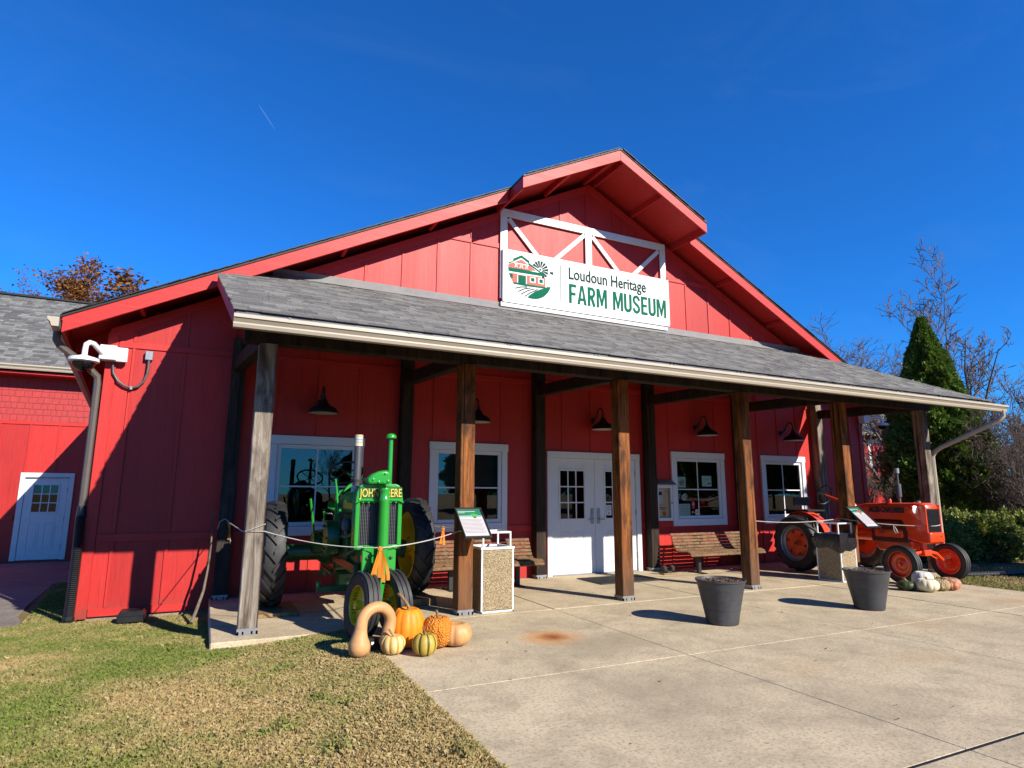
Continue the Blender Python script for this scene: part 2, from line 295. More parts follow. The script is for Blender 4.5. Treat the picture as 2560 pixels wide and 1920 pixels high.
def fit_text(name, s, mat, parent, x0, x1, z0, cap, y, off=0., ext=.004):
    """lettering in the xz plane, from x0 to x1, capitals of height cap"""
    o = text(name, s, 1, mat, parent, (0, 0, 0), (R(90), 0, 0), ext=ext, off=off)
    me = o.data; n = len(me.vertices); a = np.empty(n * 3); me.vertices.foreach_get('co', a); a = a.reshape(-1, 3)
    hgt = .729; k = cap / hgt; a[:, 1] *= k; a[:, 0] = x0 + (a[:, 0] - a[:, 0].min()) / (a[:, 0].max() - a[:, 0].min()) * (x1 - x0)
    me.vertices.foreach_set('co', a.ravel()); me.update(); o.location = (0, y, z0); return o

# ================================================================== the setting
def sstep(x): x = np.clip(x, 0, 1); return x * x * (3 - 2 * x)
def gz(x, y):
    x = np.asarray(x, float); y = np.asarray(y, float)
    left = -.025 - .065 * sstep((-5.1 - x) / 1.1) - .115 * sstep((y + 3.1) / 2.4) * sstep((-5.6 - x) / .9) + .02 * np.sin(x * 1.7 + 1) * np.sin(y * 1.1) * sstep((-5.3 - x) / 1)
    right = -.03 - .03 * sstep((x - 5) / 3) + .02 * np.sin(x * 1.3) * np.sin(y * 1.7) * sstep((x - 5) / 1)
    z = np.where(x < -5.03, left, np.where(x > 4.79, right, -.16))
    z = np.where((x > -6.44) & (x < 6.44) & (y > -2.84), -.3, z)
    z = np.where((y > .05) & (np.abs(x) < 7.9), -.26, z)
    return z
xs = np.unique(np.concatenate([[-900, -400, -200, -100, -60, -40, -25, -18, -14], np.arange(-12, -6.5, .35), np.arange(-6.45, -5.05, .2), [-6.46, -6.42, -5.05, -5.01, -3, 0, 3, 4.77, 4.81, 6.42, 6.46], np.arange(5, 12, .35), [14, 18, 25, 40, 60, 100, 200, 400, 900]]))
ys = np.unique(np.concatenate([[-900, -400, -200, -100, -60, -40, -25, -18, -14], np.arange(-12, .0, .3), [-2.86, -2.82, .03, .07, 1, 3, 6, 10, 15, 25, 40, 70, 120, 250, 500, 900]]))
gx, gy = np.meshgrid(xs, ys); g_z = gz(gx, gy)
g_z = g_z - np.clip((np.hypot(gx, gy) - 60) * .002, 0, 1.5)
nx = len(xs); gv = np.stack([gx.ravel(), gy.ravel(), g_z.ravel()], 1)
gf = [(j * nx + i, j * nx + i + 1, (j + 1) * nx + i + 1, (j + 1) * nx + i) for j in range(len(ys) - 1) for i in range(nx - 1)]
m = MB(); m.add(gv.tolist(), gf); tag(m.build('ground', 'soil2', smooth=60), kind='structure')

pl = bpy.data.objects.new('pavement', None); col.objects.link(pl); pl['kind'] = 'structure'
PX = [-5.04, -2.48, 0.0, 2.54, 4.8]; PY = [-2.735, -5.2, -7.55, -9.95, -12.4, -14.9, -17.4]
for i in range(len(PX) - 1):
    for j in range(len(PY) - 1):
        gxw = .005; gyw = .004 if j != 2 else .012
        B('slab', 'conc', pl, (PX[i] + gxw, PX[i + 1] - gxw, PY[j + 1] + (.012 if j == 1 else gyw), PY[j] - gyw, -.13, -.0015 * ((i * 7 + j * 3) % 3)), bev=.003)
B('joint_bed', 'soil2', pl, (-5.03, 4.79, -17.3, -2.74, -.15, -.022)); B('joint_filler', 'drip', pl, (-5.03, 4.79, -7.561, -7.539, -.021, -.0025))
for xj in PX[1:-1]: B('joint_filler', 'drip', pl, (xj - .0045, xj + .0045, -17.3, -7.562, -.021, -.006)); B('joint_filler', 'drip', pl, (xj - .0045, xj + .0045, -7.538, -2.75, -.021, -.006))
pf = bpy.data.objects.new('porch_floor', None); col.objects.link(pf); pf['kind'] = 'structure'
for x0, x1, yf in ((-6.45, -5.045, -2.87), (-5.035, -2.485, -2.725), (-2.475, -.005, -2.725), (.005, 2.535, -2.725), (2.545, 4.795, -2.725), (4.805, 6.45, -2.87)):
    B('slab', 'conc', pf, (x0, x1, yf, -.005, -.28, -.001), bev=.012)
ap = bpy.data.objects.new('path', None); col.objects.link(ap); ap['kind'] = 'structure'
# apron running to the side-wing door: irregular edge where the lawn creeps in
m = MB(); edge = [(-8.42, -3.2), (-8.5, -1.08), (-8.62, .4), (-8.75, .85), (-8.85, 2.2), (-8.95, 4.2), (-8.5, 4.4), (-8.0, 4.5), (-8.0, 8.48), (-13.5, 8.48), (-13.5, -3.2)]
m.prism(edge, -.4, -.195, 'z'); m.build('slab', 'pave', ap, bev=.01)

# ================================================================== the barn
XC, XE, OH, OHC, XS = 7.97, 8.45, .6, 1.12, 2.1        # wall corner, eave, front overhang, centre overhang, step
ZT = lambda x: 7.99 - .51 * abs(x)                      # roof top
barn = thing('barn', 'large red board-and-batten barn with front porch, white double doors and gabled roof', 'barn')
WIN = [(-5.80, -4.40), (-3.295, -1.855), (1.855, 3.295), (4.40, 5.80)]; WZ0, WZ1 = .82, 2.31; DX, DZ = 1.048, 2.223
T = .13
m = MB(); cuts = [(-DX, DX, -.03, DZ)] + [(a, b, WZ0, WZ1) for a, b in WIN]; cuts.sort()
x = -XC
for a, b, z0, z1 in cuts:
    m.box(x, a + .06, 0, T, -.14, WZ1 - .06)
    if z0 > 0: m.box(a + .06, b - .06, 0, T, -.14, z0 + .06)
    else: m.box(a + .06, b - .06, 0, T, z1 - .06, WZ1 - .06)
    x = b - .06
m.box(x, XC, 0, T, -.14, WZ1 - .06)
zt = lambda x: ZT(x) - .26
m.prism([(-XC, WZ1 - .06), (XC, WZ1 - .06), (XC, zt(XC)), (0, zt(0)), (-XC, zt(XC))], 0, T)
m.build('front_wall', 'red', barn)
B('side_wall', 'red', barn, (-XC, -XC + T, T, 22, -.14, zt(XC))); B('side_wall', 'red', barn, (XC - T, XC, T, 22, -.14, zt(XC)))
m = MB(); m.prism([(-XC, -.14), (XC, -.14), (XC, zt(XC)), (0, zt(0)), (-XC, zt(XC))], 22, 22.1); m.build('rear_wall', 'red', barn)
B('foundation', 'found', barn, (-XC + .03, -6.46, .02, T, -.5, -.14), (6.46, XC - .03, .02, T, -.5, -.14), (-XC + .03, XC - .03, .14, 22, -.5, -.15))
# interior: dark room seen through the panes
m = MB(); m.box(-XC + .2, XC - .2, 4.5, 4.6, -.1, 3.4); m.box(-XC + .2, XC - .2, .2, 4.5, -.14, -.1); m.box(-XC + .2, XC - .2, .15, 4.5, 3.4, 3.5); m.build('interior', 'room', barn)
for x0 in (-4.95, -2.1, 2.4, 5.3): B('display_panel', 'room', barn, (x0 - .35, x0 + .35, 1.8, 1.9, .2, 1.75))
# corner boards, bands, battens
PR = .020
for s in (-1, 1):
    x0, x1 = sorted((s * XC, s * (XC - .11))); B('corner_board', 'red', barn, (x0 - (.02 if s < 0 else 0), x1 + (.02 if s > 0 else 0), -PR - .004, .06, -.16, zt(XC) - .02), bev=.003)
def hx(z): return (7.99 - .27 - z) / .51
def band(z0, z1, segs, n='band_board'):
    for a, b in segs: B(n, 'redx', barn, (a, b, -PR, .01, z0, z1), bev=.003)
E0 = XC - .115
band(.80, .905, [(-E0, -5.81), (-4.39, -3.305), (-1.845, -1.06), (1.06, 1.845), (3.305, 4.39), (5.81, E0)])
band(-.14, -.04, [(-E0, -1.06), (1.06, E0)]); band(3.44, 3.53, [(-E0, E0)])
band(5.98, 6.075, [(-hx(6.08) + .02, -2.045), (1.95, hx(6.08) - .02)])
XB = [-.07 + .633 * k for k in range(-12, 13)]
def occ(x, lo, hi):
    """visible stretches of a batten between lo and hi"""
    for a, b in WIN:
        if a - .02 < x < b + .02: return [(lo, min(hi, WZ0 - .005)), (max(lo, WZ1 + .005), hi)]
    if abs(x) < DX + .02: return [(max(lo, DZ + .005), hi)]
    return [(lo, hi)]
for xb in XB:
    top = zt(xb) - .03
    for lo, hi in ((-.038, .798), (.907, 3.438), (3.532, 5.978 if abs(xb) > 2 else 4.82), (6.077, 20)):
        hi = min(hi, top)
        if lo > 5 and abs(xb) < 2: lo = 6.79
        for a, b in occ(xb, lo, hi):
            if b - a > .06: B('batten', 'red', barn, (xb - .022, xb + .022, -.016, .008, a, b), bev=.003)
B('batten', 'red', barn, (-.11, -.03, -.012, .008, 6.79, 7.6), bev=.003)

# rakes: frieze boards under the roof, against the wall
for s in (-1, 1):
    m = MB(); m.prism([(s * .0, zt(0) + .02), (s * XC, zt(XC) + .02), (s * XC, zt(XC) - .12), (0, zt(0) - .14)], -.022, .004); m.build('frieze_board', 'redx', barn, .003)

# roof: two slopes, the middle of the front pushed out as a hood
SK = .0765
def xe(s, y, x1=XE): return x1 + (SK * (y + OH) if s < 0 else 0)           # the left eave runs slightly outward towards the back
def roofslab(s, x0, x1, y0, y1, th, dz=0):
    m = MB(); a, b = s * x0, s * x1
    if s < 0 and x1 > 5:
        P = [(x0, y0), (x1, y0), (xe(s, y1, x1), y1), (x0, y1)]; return m.add([(s * x_, y_, ZT(x_) + dz) for x_, y_ in P] + [(s * x_, y_, ZT(x_) + dz - th) for x_, y_ in P], [(0, 1, 2, 3), (7, 6, 5, 4)] + [(i, (i + 1) % 4, (i + 1) % 4 + 4, i + 4) for i in range(4)])
    m.prism([(a, ZT(x0) + dz), (b, ZT(x1) + dz), (b, ZT(x1) + dz - th), (a, ZT(x0) + dz - th)], y0, y1); return m
roofs = {}
for s in (-1, 1):
    r = roofslab(s, 0, XE, -OH, 22.3, .045); r2 = roofslab(s, 0, XS, -OHC, -OH + .002, .045); r.add(r2.v, r2.f)
    o = r.build('roof', 'drip', barn, .004); roofs[s] = o
    d = roofslab(s, 0, XE - .02, -OH + .02, 22.2, .04, -.047); d2 = roofslab(s, 0, XS - .02, -OHC + .03, -OH + .022, .04, -.047); d.add(d2.v, d2.f); d.build('soffit', 'redx', o)
    # fascia boards
    def fas(xa, xb, y, h=.20):
        m = MB(); m.prism([(s * xa, ZT(xa) - .048), (s * xb, ZT(xb) - .048), (s * xb, ZT(xb) - .048 - h * (1 if xb < XE else .95)), (s * xa, ZT(xa) - .048 - h * 1.04)], y, y + .038); return m
    fas(XS + .03, XE - .03, -OH + .012).build('fascia', 'redx', o, .004)
    fas(0, XS - .0, -OHC + .015).build('fascia', 'redx', o, .004)
    # return board at the step, running back to the main rake
    m = MB(); xx = s * (XS - .0); m.box(min(xx, xx - s * .035), max(xx, xx - s * .035), -OHC + .054, .0, ZT(XS) - .25, ZT(XS) - .05); m.build('return_board', 'red', o, .003)
    for xl in (.12, 1.05):
        m = MB(); m.bar((s * xl, -OHC + .055, ZT(xl) - .155), (s * xl, 0, ZT(xl) - .155), .05, .12); m.build('lookout', 'redx', o, .004)
    for xl in (3.4, 4.9, 6.4, 7.6):
        m = MB(); m.bar((s * xl, -OH + .052, ZT(xl) - .15), (s * xl, 0, ZT(xl) - .15), .05, .10); m.build('lookout', 'redx', o, .004)
    # eave: rafter tails and eave fascia
    ya, yb = -OH + .052, 22; xa_, xb_ = xe(s, ya) - .048, xe(s, yb) - .048; m = MB(); m.bar((s * xa_, ya, ZT(xa_) - .16), (s * xb_, yb, ZT(xb_) - .16), .035, .16); m.build('eave_board', 'red', o)
    for k in range(10):
        y = .6 + k * 1.2; m = MB(); m.bar((s * (XC + .0), y, ZT(XC) - .16), (s * (xe(s, y) - .07), y, ZT(xe(s, y)) - .15), .045, .12); m.build('rafter_tail', 'red', o)
    m = MB(); xa_, xb_ = xe(s, ya) - .016, xe(s, yb) - .016; m.bar((s * xa_, ya, ZT(xa_) - .13), (s * xb_, yb, ZT(xb_) - .13), .022, .13); m.build('gutter_board', 'drip', o)
# drip-edge shingle butts along the rakes: small uneven steps against the sky
for s in (-1, 1):
    m = MB(); k = 0; xx = .05
    while xx < XE - .15:
        y0 = (-OHC if xx < XS - .1 else -OH) - .018 - random.random() * .012
        m.add(*(lambda a, b: ([(s * a, y0, ZT(a) + .012), (s * b, y0, ZT(b) + .002), (s * b, 22, ZT(b) + .002), (s * a, 22, ZT(a) + .012), (s * a, y0, ZT(a) - .004), (s * b, y0, ZT(b) - .008), (s * b, 22, ZT(b) - .008), (s * a, 22, ZT(a) - .004)], MB.BF))(xx, xx + .142)); xx += .142
    o = m.build('shingle_courses', 'drip', roofs[s]); o['kind'] = 'stuff'

# K-style gutter profile extruded along an axis
GP = [(0, 0), (.07, 0), (.085, .03), (.085, .045), (.118, .085), (.125, .085), (.125, .12), (.118, .12), (.118, .092), (.11, .09), (.078, .05), (.078, .034), (.066, .007), (.006, .007), (.006, .12), (0, .12)]
def gutter(name, parent, p0, p1, outv, mat='gut'):
    m = MB(); p0, p1, ov = Vector(p0), Vector(p1), Vector(outv); n = len(GP); vs = []
    for p in (p0, p1): vs += [p + ov * a + Vector((0, 0, b)) for a, b in GP]
    m.add(vs, [(i, (i + 1) % n, (i + 1) % n + n, i + n) for i in range(n)]); o = m.build(name, mat, parent)
    for p, q in ((p0, p1), (p1, p0)):
        d = (p - q).normalized() * .004; c = MB(); poly = [(0, 0), (.07, 0), (.085, .03), (.085, .045), (.125, .088), (.125, .12), (0, .12)]; k = len(poly)
        c.add([p + ov * a + Vector((0, 0, b)) for a, b in poly] + [p + d + ov * a + Vector((0, 0, b)) for a, b in poly], [tuple(range(k)), tuple(range(2 * k - 1, k - 1, -1))] + [(i, (i + 1) % k, (i + 1) % k + k, i + k) for i in range(k)]); c.build('end_cap', mat, o)
    return o
xq = xe(-1, 8.3); gutter('gutter', barn, (-XE + .002, -OH - .02, ZT(XE) - .165), (-xq + .002, 8.3, ZT(xq) - .165), (-1, 0, 0))
gutter('gutter', barn, (XE - .002, -OH - .02, ZT(XE) - .165), (XE - .002, 15, ZT(XE) - .165), (1, 0, 0))
def downspout(path, mat, w=.075, h=.055):
    m = MB(); m.tube(path, w * .62, 4); o = m.build('downspout', mat, barn, .008); return o
m = MB(); m.tube([(-XE - .06, -.32, 3.55), (-XE - .06, -.32, 3.40), (-XE - .02, -.28, 3.33), (-8.18, -.10, 3.12), (-8.06, -.03, 3.0), (-8.05, -.02, 2.9), (-8.05, -.02, 1.2)], .045, 8); m.build('downspout', 'gutdark', barn, smooth=40)
m = MB(); m.tube([(-8.05, -.02, 1.27), (-8.05, -.02, 1.13)], [.05, .062], 10)
N = 56
pts = [(-8.05 + .03 * math.sin(i / N * 2.2), -.05 - .09 * (i / N), 1.15 - 1.36 * i / N) for i in range(N * 2 + 1) if i <= N] ; rr = []
fine = []; 
for i in range(N * 2): a = i / (N * 2); fine.append((-8.05 + .02 * math.sin(a * 2.2), -.05 - .09 * a, 1.15 - 1.36 * a)); rr.append(.062 if i % 2 else .053)
m.tube(fine, rr, 12); m.tube([(fine[-9][0], fine[-9][1], fine[-9][2]), fine[-6]], .066, 12); m.build('drain_pipe', 'blackpl', barn, smooth=20)

# ---- porch
XP = 6.49; YG, ZG, YW, ZW = -3.6, 3.20, 0.0, 4.80; SL = (ZW - ZG) / (YW - YG); PZ = lambda y: ZG + SL * (y - YG)
B0 = 2.44; PC = [(i - 2.5) * B0 for i in range(6)]; BC = [-6.32, -3.75, -1.27, 1.24, 3.68, 6.2]; HW = .096; YF = -2.618
XL = lambda y: -XP - .073 * (y - YG)                    # left rake drifts outward towards the wall
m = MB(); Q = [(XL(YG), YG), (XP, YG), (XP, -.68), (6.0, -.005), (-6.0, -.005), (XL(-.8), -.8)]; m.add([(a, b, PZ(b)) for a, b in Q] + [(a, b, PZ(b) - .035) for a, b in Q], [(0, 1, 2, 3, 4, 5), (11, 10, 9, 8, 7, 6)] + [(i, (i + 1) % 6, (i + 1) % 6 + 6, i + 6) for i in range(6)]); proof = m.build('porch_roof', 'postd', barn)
B('porch_eave_board', 'pipe', proof, (-XP + .01, XP - .01, YG - .004, YG + .03, ZG - .19, ZG - .012))
m = MB(); m.bar((XL(YG + .03) + .016, YG + .032, PZ(YG + .032) - .105), (XL(-.7) + .016, -.7, PZ(-.7) - .105), .03, .13); m.build('rake_board', 'red', proof, .003)
for s in (1,):
    m = MB(); a, b = sorted((s * XP, s * (XP - .03))); m.prism([(YG + .032, PZ(YG) - .036), (-.7, PZ(-.7) - .036), (-.7, PZ(-.7) - .17), (YG + .032, PZ(YG) - .17)], a, b, 'x'); m.build('rake_board', 'red' if s < 0 else 'postd', proof, .003)
# shingles, tab by tab
m = MB(); EX = .135; n = int(math.hypot(YW - YG, ZW - ZG) / EX); ln = math.hypot(YW - YG, ZW - ZG); uy, uz = (YW - YG) / ln, (ZW - ZG) / ln
for k in range(n + 1):
    xl_ = XL(YG + uy * k * EX); x = xl_ - .015 - random.random() * .2
    while x < XP:
        wd = random.choice((.12, .16, .2, .24, .3)); xa, xb = max(x, xl_ - .015 - random.random() * .006), min(x + wd - .003, XP + .015)
        if xb - xa > .02 and PZ(YG + uy * k * EX) < ZT(max(abs(xa), abs(xb))) - .11:
            s0 = k * EX - .03 + random.uniform(-.004, .004); s1 = min(s0 + EX * 1.55, ln - .012); th = .007 if random.random() < .55 else .013
            def P(s, h): return (YG + uy * s - uz * h, ZG + uz * s + uy * h)
            (ya, za), (yb, zb), (yc, zc) = P(s0, .004 + th), P(s1, .004), P(s0, .002)
            g = random.uniform(.14, .25) * (.85 if th < .01 else 1.1); m.cur = (g * 1.22, g * 1.18, g * 1.1)
            m.add([(xa, yc, zc), (xb, yc, zc), (xb, ya, za), (xa, ya, za), (xb, yb, zb), (xa, yb, zb)], [(0, 1, 2, 3), (3, 2, 4, 5), (0, 3, 5), (1, 4, 2)])
        x += wd
o = m.build('shingles', 'shing', proof); o['kind'] = 'stuff'
m = MB(); m.prism([(-.14, PZ(-.14) + .022), (-.006, PZ(0) + .026), (-.006, PZ(0) + .13), (-.024, PZ(0) + .13), (-.026, PZ(0) + .05), (-.14, PZ(-.14) + .026)], -5.95, 5.95, 'x'); m.build('flashing', 'flash', proof)
gt = gutter('gutter', barn, (-XP - .005, YG - .006, ZG - .195), (6.86, YG - .006, ZG - .195), (0, -1, 0))
for k in range(11):
    x = -6.0 + k * 1.2; m = MB(); m.box(x - .012, x + .012, YG - .135, YG - .008, ZG - .077, ZG - .063); m.lathe([(.018, 0), (.018, .02)], (x, YG - .06, ZG - .065), n=8); m.build('hanger', 'flash', gt)
m = MB(); m.tube([(6.74, YG - .07, 3.04), (6.74, YG - .07, 2.93), (6.70, YG + .0, 2.84), (6.36, -2.72, 2.38), (6.335, -2.60, 2.30), (6.33, -2.55, 2.2), (6.33, -2.55, .1)], [.046, .046, .048, .046, .046, .046, .046], 8); m.build('downspout', 'gut', barn, smooth=40)
# timber frame
def post(x, y, top, mat, nm='post'):
    m = MB(); n = 14
    rs = random.Random(int(x * 100 + y * 10)); off = [(rs.uniform(-.004, .004), rs.uniform(-.004, .004)) for _ in range(n + 1)]
    vs = []
    for i in range(n + 1):
        z = .045 + (top - .045) * i / n; dx, dy = off[i]; vs += [(-HW + dx, -HW, z), (HW + dx, -HW + dy, z), (HW, HW + dy, z), (-HW, HW, z)]
    fs = [(i * 4 + k, i * 4 + (k + 1) % 4, i * 4 + 4 + (k + 1) % 4, i * 4 + 4 + k) for i in range(n) for k in range(4)] + [(3, 2, 1, 0), (n * 4, n * 4 + 1, n * 4 + 2, n * 4 + 3)]
    m.add(vs, fs); o = m.build(nm, mat, barn, .007); o.location = (x, y, 0)
    b = MB(); w2 = HW + .006
    b.box(-w2, w2, -w2, w2, .034, .062)
    for a0, a1 in ((-w2, -w2 + .05), (-.035, .035), (w2 - .05, w2)):
        b.box(a0, a1, -w2, -w2 + .02, 0, .034); b.box(a0, a1, w2 - .02, w2, 0, .034); b.box(-w2, -w2 + .02, a0, a1, 0, .0338); b.box(w2 - .02, w2, a0, a1, 0, .0338)
    b.build('post_base', 'galv', o); return o
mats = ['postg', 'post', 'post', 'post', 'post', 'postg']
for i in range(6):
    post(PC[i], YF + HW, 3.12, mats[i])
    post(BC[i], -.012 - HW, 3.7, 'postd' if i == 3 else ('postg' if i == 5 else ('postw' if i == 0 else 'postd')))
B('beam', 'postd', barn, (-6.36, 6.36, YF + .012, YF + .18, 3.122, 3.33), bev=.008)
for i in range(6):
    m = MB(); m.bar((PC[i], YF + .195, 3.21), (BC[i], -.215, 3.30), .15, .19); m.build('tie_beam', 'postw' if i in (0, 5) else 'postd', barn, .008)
for k in range(22):
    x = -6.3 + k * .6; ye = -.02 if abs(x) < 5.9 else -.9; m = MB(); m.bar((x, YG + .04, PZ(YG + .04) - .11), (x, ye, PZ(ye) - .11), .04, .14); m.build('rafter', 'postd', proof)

# white trim truss on the gable
def trim(p, q, wd, th=.035, y=-.035):
    m = MB(); m.bar((p[0], y, p[1]), (q[0], y, q[1]), th, wd); 
    mm = MB(); d = Vector((q[0] - p[0], 0, q[1] - p[1])).normalized(); n = Vector((-d.z, 0, d.x)) * wd / 2; P, Q = Vector((p[0], 0, p[1])), Vector((q[0], 0, q[1]))
    mm.prism([((P - n).x, (P - n).z), ((Q - n).x, (Q - n).z), ((Q + n).x, (Q + n).z), ((P + n).x, (P + n).z)], y - th / 2, y + th / 2); mm.build('trim_board', 'white', barn, .003)
trim((-2.035, 6.705), (1.895, 6.705), .15); trim((-1.962, 6.628), (-1.962, 5.0), .145, y=-.037); trim((1.822, 6.628), (1.822, 5.0), .145, y=-.037); trim((-.07, 6.628), (-.07, 5.3), .15, y=-.037)
for p, q in (((-1.86, 6.60), (-1.15, 5.86)), ((-.16, 6.60), (-.95, 5.86)), ((.03, 6.60), (.74, 5.86)), ((1.72, 6.60), (.93, 5.86))): trim(p, q, .085, .03, -.034)

# windows
def window(x0, x1, blind=False):
    z0, z1 = WZ0, WZ1; c = .105
    m = MB(); m.box(x0 - .012, x1 + .012, -.042, .03, z1 - .13, z1); m.box(x0, x0 + c, -.034, .03, z0, z1 - .131); m.box(x1 - c, x1, -.034, .03, z0, z1 - .131); m.box(x0 + c + .001, x1 - c - .001, -.034, .03, z0, z0 + .135)
    wn = m.build('window', 'trimw', barn, .004)
    a, b, e, d = x0 + c, x1 - c, z0 + .136, z1 - .132; s = .062
    B('window_frame', 'trimw', wn, (a, a + s, -.004, .07, e, d), (b - s, b, -.004, .07, e, d), (a + s, b - s, -.004, .07, e, e + s), (a + s, b - s, -.004, .07, d - s, d), bev=.006)
    xm, zm = (a + b) / 2, (e + d) / 2 - .02; k = .011
    B('muntin', 'trimw', wn, (xm - k, xm + k, .018, .032, e + s, d - s)); B('muntin', 'trimw', wn, (a + s, xm - k, .0175, .0325, zm - k, zm + k), (xm + k, b - s, .0175, .0325, zm - k, zm + k))
    for px0, px1 in ((a + s, xm - k), (xm + k, b - s)):
        for pz0, pz1 in ((e + s, zm - k), (zm + k, d - s)): B('pane', 'glass', wn, (px0 + .001, px1 - .001, .024, .027, pz0 + .001, pz1 - .001))
    if blind: B('blind', 'blind', wn, (a + .03, b - .03, .135, .15, zm - .02, d + .05))
    return wn
for i, (a, b) in enumerate(WIN): window(a, b, i == 1)

# entrance doors
m = MB(); c = .1; m.box(-DX, DX, -.04, .05, DZ - .12, DZ); m.box(-DX, -DX + c, -.034, .05, -.02, DZ - .121); m.box(DX - c, DX, -.034, .05, -.02, DZ - .121); m.build('door_frame', 'white', barn, .004)
B('threshold', 'galv', barn, (-DX + c, DX - c, -.06, .06, -.02, .012))
def panelmould(m, x0, x1, y, z0, z1, w=.018):
    m.box(x0, x1, y - .008, y, z0, z0 + w); m.box(x0, x1, y - .008, y, z1 - w, z1); m.box(x0, x0 + w, y - .0081, y, z0 + w, z1 - w); m.box(x1 - w, x1, y - .0081, y, z0 + w, z1 - w); m.box(x0 + .045, x1 - .045, y - .006, y, z0 + .045, z1 - .045)
def leaf(x0, x1, z0, z1, y, gx0, gx1, gz0, gz1, panels, parent, name='door', mat='white'):
    m = MB(); th = .045
    m.box(x0, gx0, y, y + th, z0, z1); m.box(gx1, x1, y, y + th, z0, z1); m.box(gx0, gx1, y, y + th, z0, gz0); m.box(gx0, gx1, y, y + th, gz1, z1)
    f = .035; m.box(gx0 - f, gx1 + f, y - .012, y, gz1, gz1 + f); m.box(gx0 - f, gx1 + f, y - .012, y, gz0 - f, gz0); m.box(gx0 - f, gx0, y - .0121, y, gz0, gz1); m.box(gx1, gx1 + f, y - .0121, y, gz0, gz1)
    for p in panels: panelmould(m, p[0], p[1], y, p[2], p[3])
    o = m.build(name, mat, parent, .003); k = .011; ws = (gx1 - gx0) / 3; hs_ = (gz1 - gz0) / 3
    for i in (1, 2): B('muntin', mat, o, (gx0 + ws * i - k, gx0 + ws * i + k, y + .002, y + .02, gz0, gz1)); B('muntin', mat, o, *[(gx0 + ws * j + k * (j > 0), gx0 + ws * (j + 1) - k * (j < 2), y + .0025, y + .0195, gz0 + hs_ * i - k, gz0 + hs_ * i + k) for j in range(3)])
    for i in range(3):
        for j in range(3): B('pane', 'dglass', o, (gx0 + ws * i + k * (i > 0), gx0 + ws * (i + 1) - k * (i < 2), y + .01, y + .013, gz0 + hs_ * j + k * (j > 0), gz0 + hs_ * (j + 1) - k * (j < 2)))
    return o
DI = DX - c - .003
for s in (-1, 1):
    x0, x1 = sorted((s * .003, s * DI)); gc = s * .50
    d = leaf(x0, x1, .014, DZ - .124, .004, gc - .26, gc + .26, 1.0, 1.87, [(gc - .245, gc - .045, .2, .75), (gc + .045, gc + .245, .2, .75)], barn)
    B('handle_plate', 'galv', d, (s * .035 if s > 0 else -.105, .105 if s > 0 else -.035, -.008, .004, .90, 1.18), bev=.004)
    m = MB(); hx0 = s * .07; m.tube([(hx0, -.008, .985), (hx0, -.05, .985), (hx0 + s * .11, -.05, .98)], .009, 8); m.lathe([(.02, 0), (.02, .012)], (hx0, -.008, 1.10), (0, -1, 0), 12); m.build('handle', 'galv', d, smooth=40)
    for z in (.3, 1.1, 1.85): m = MB(); m.tube([(s * DI, -.006, z - .05), (s * DI, -.006, z + .05)], .009, 8); m.build('hinge', 'galv', d)

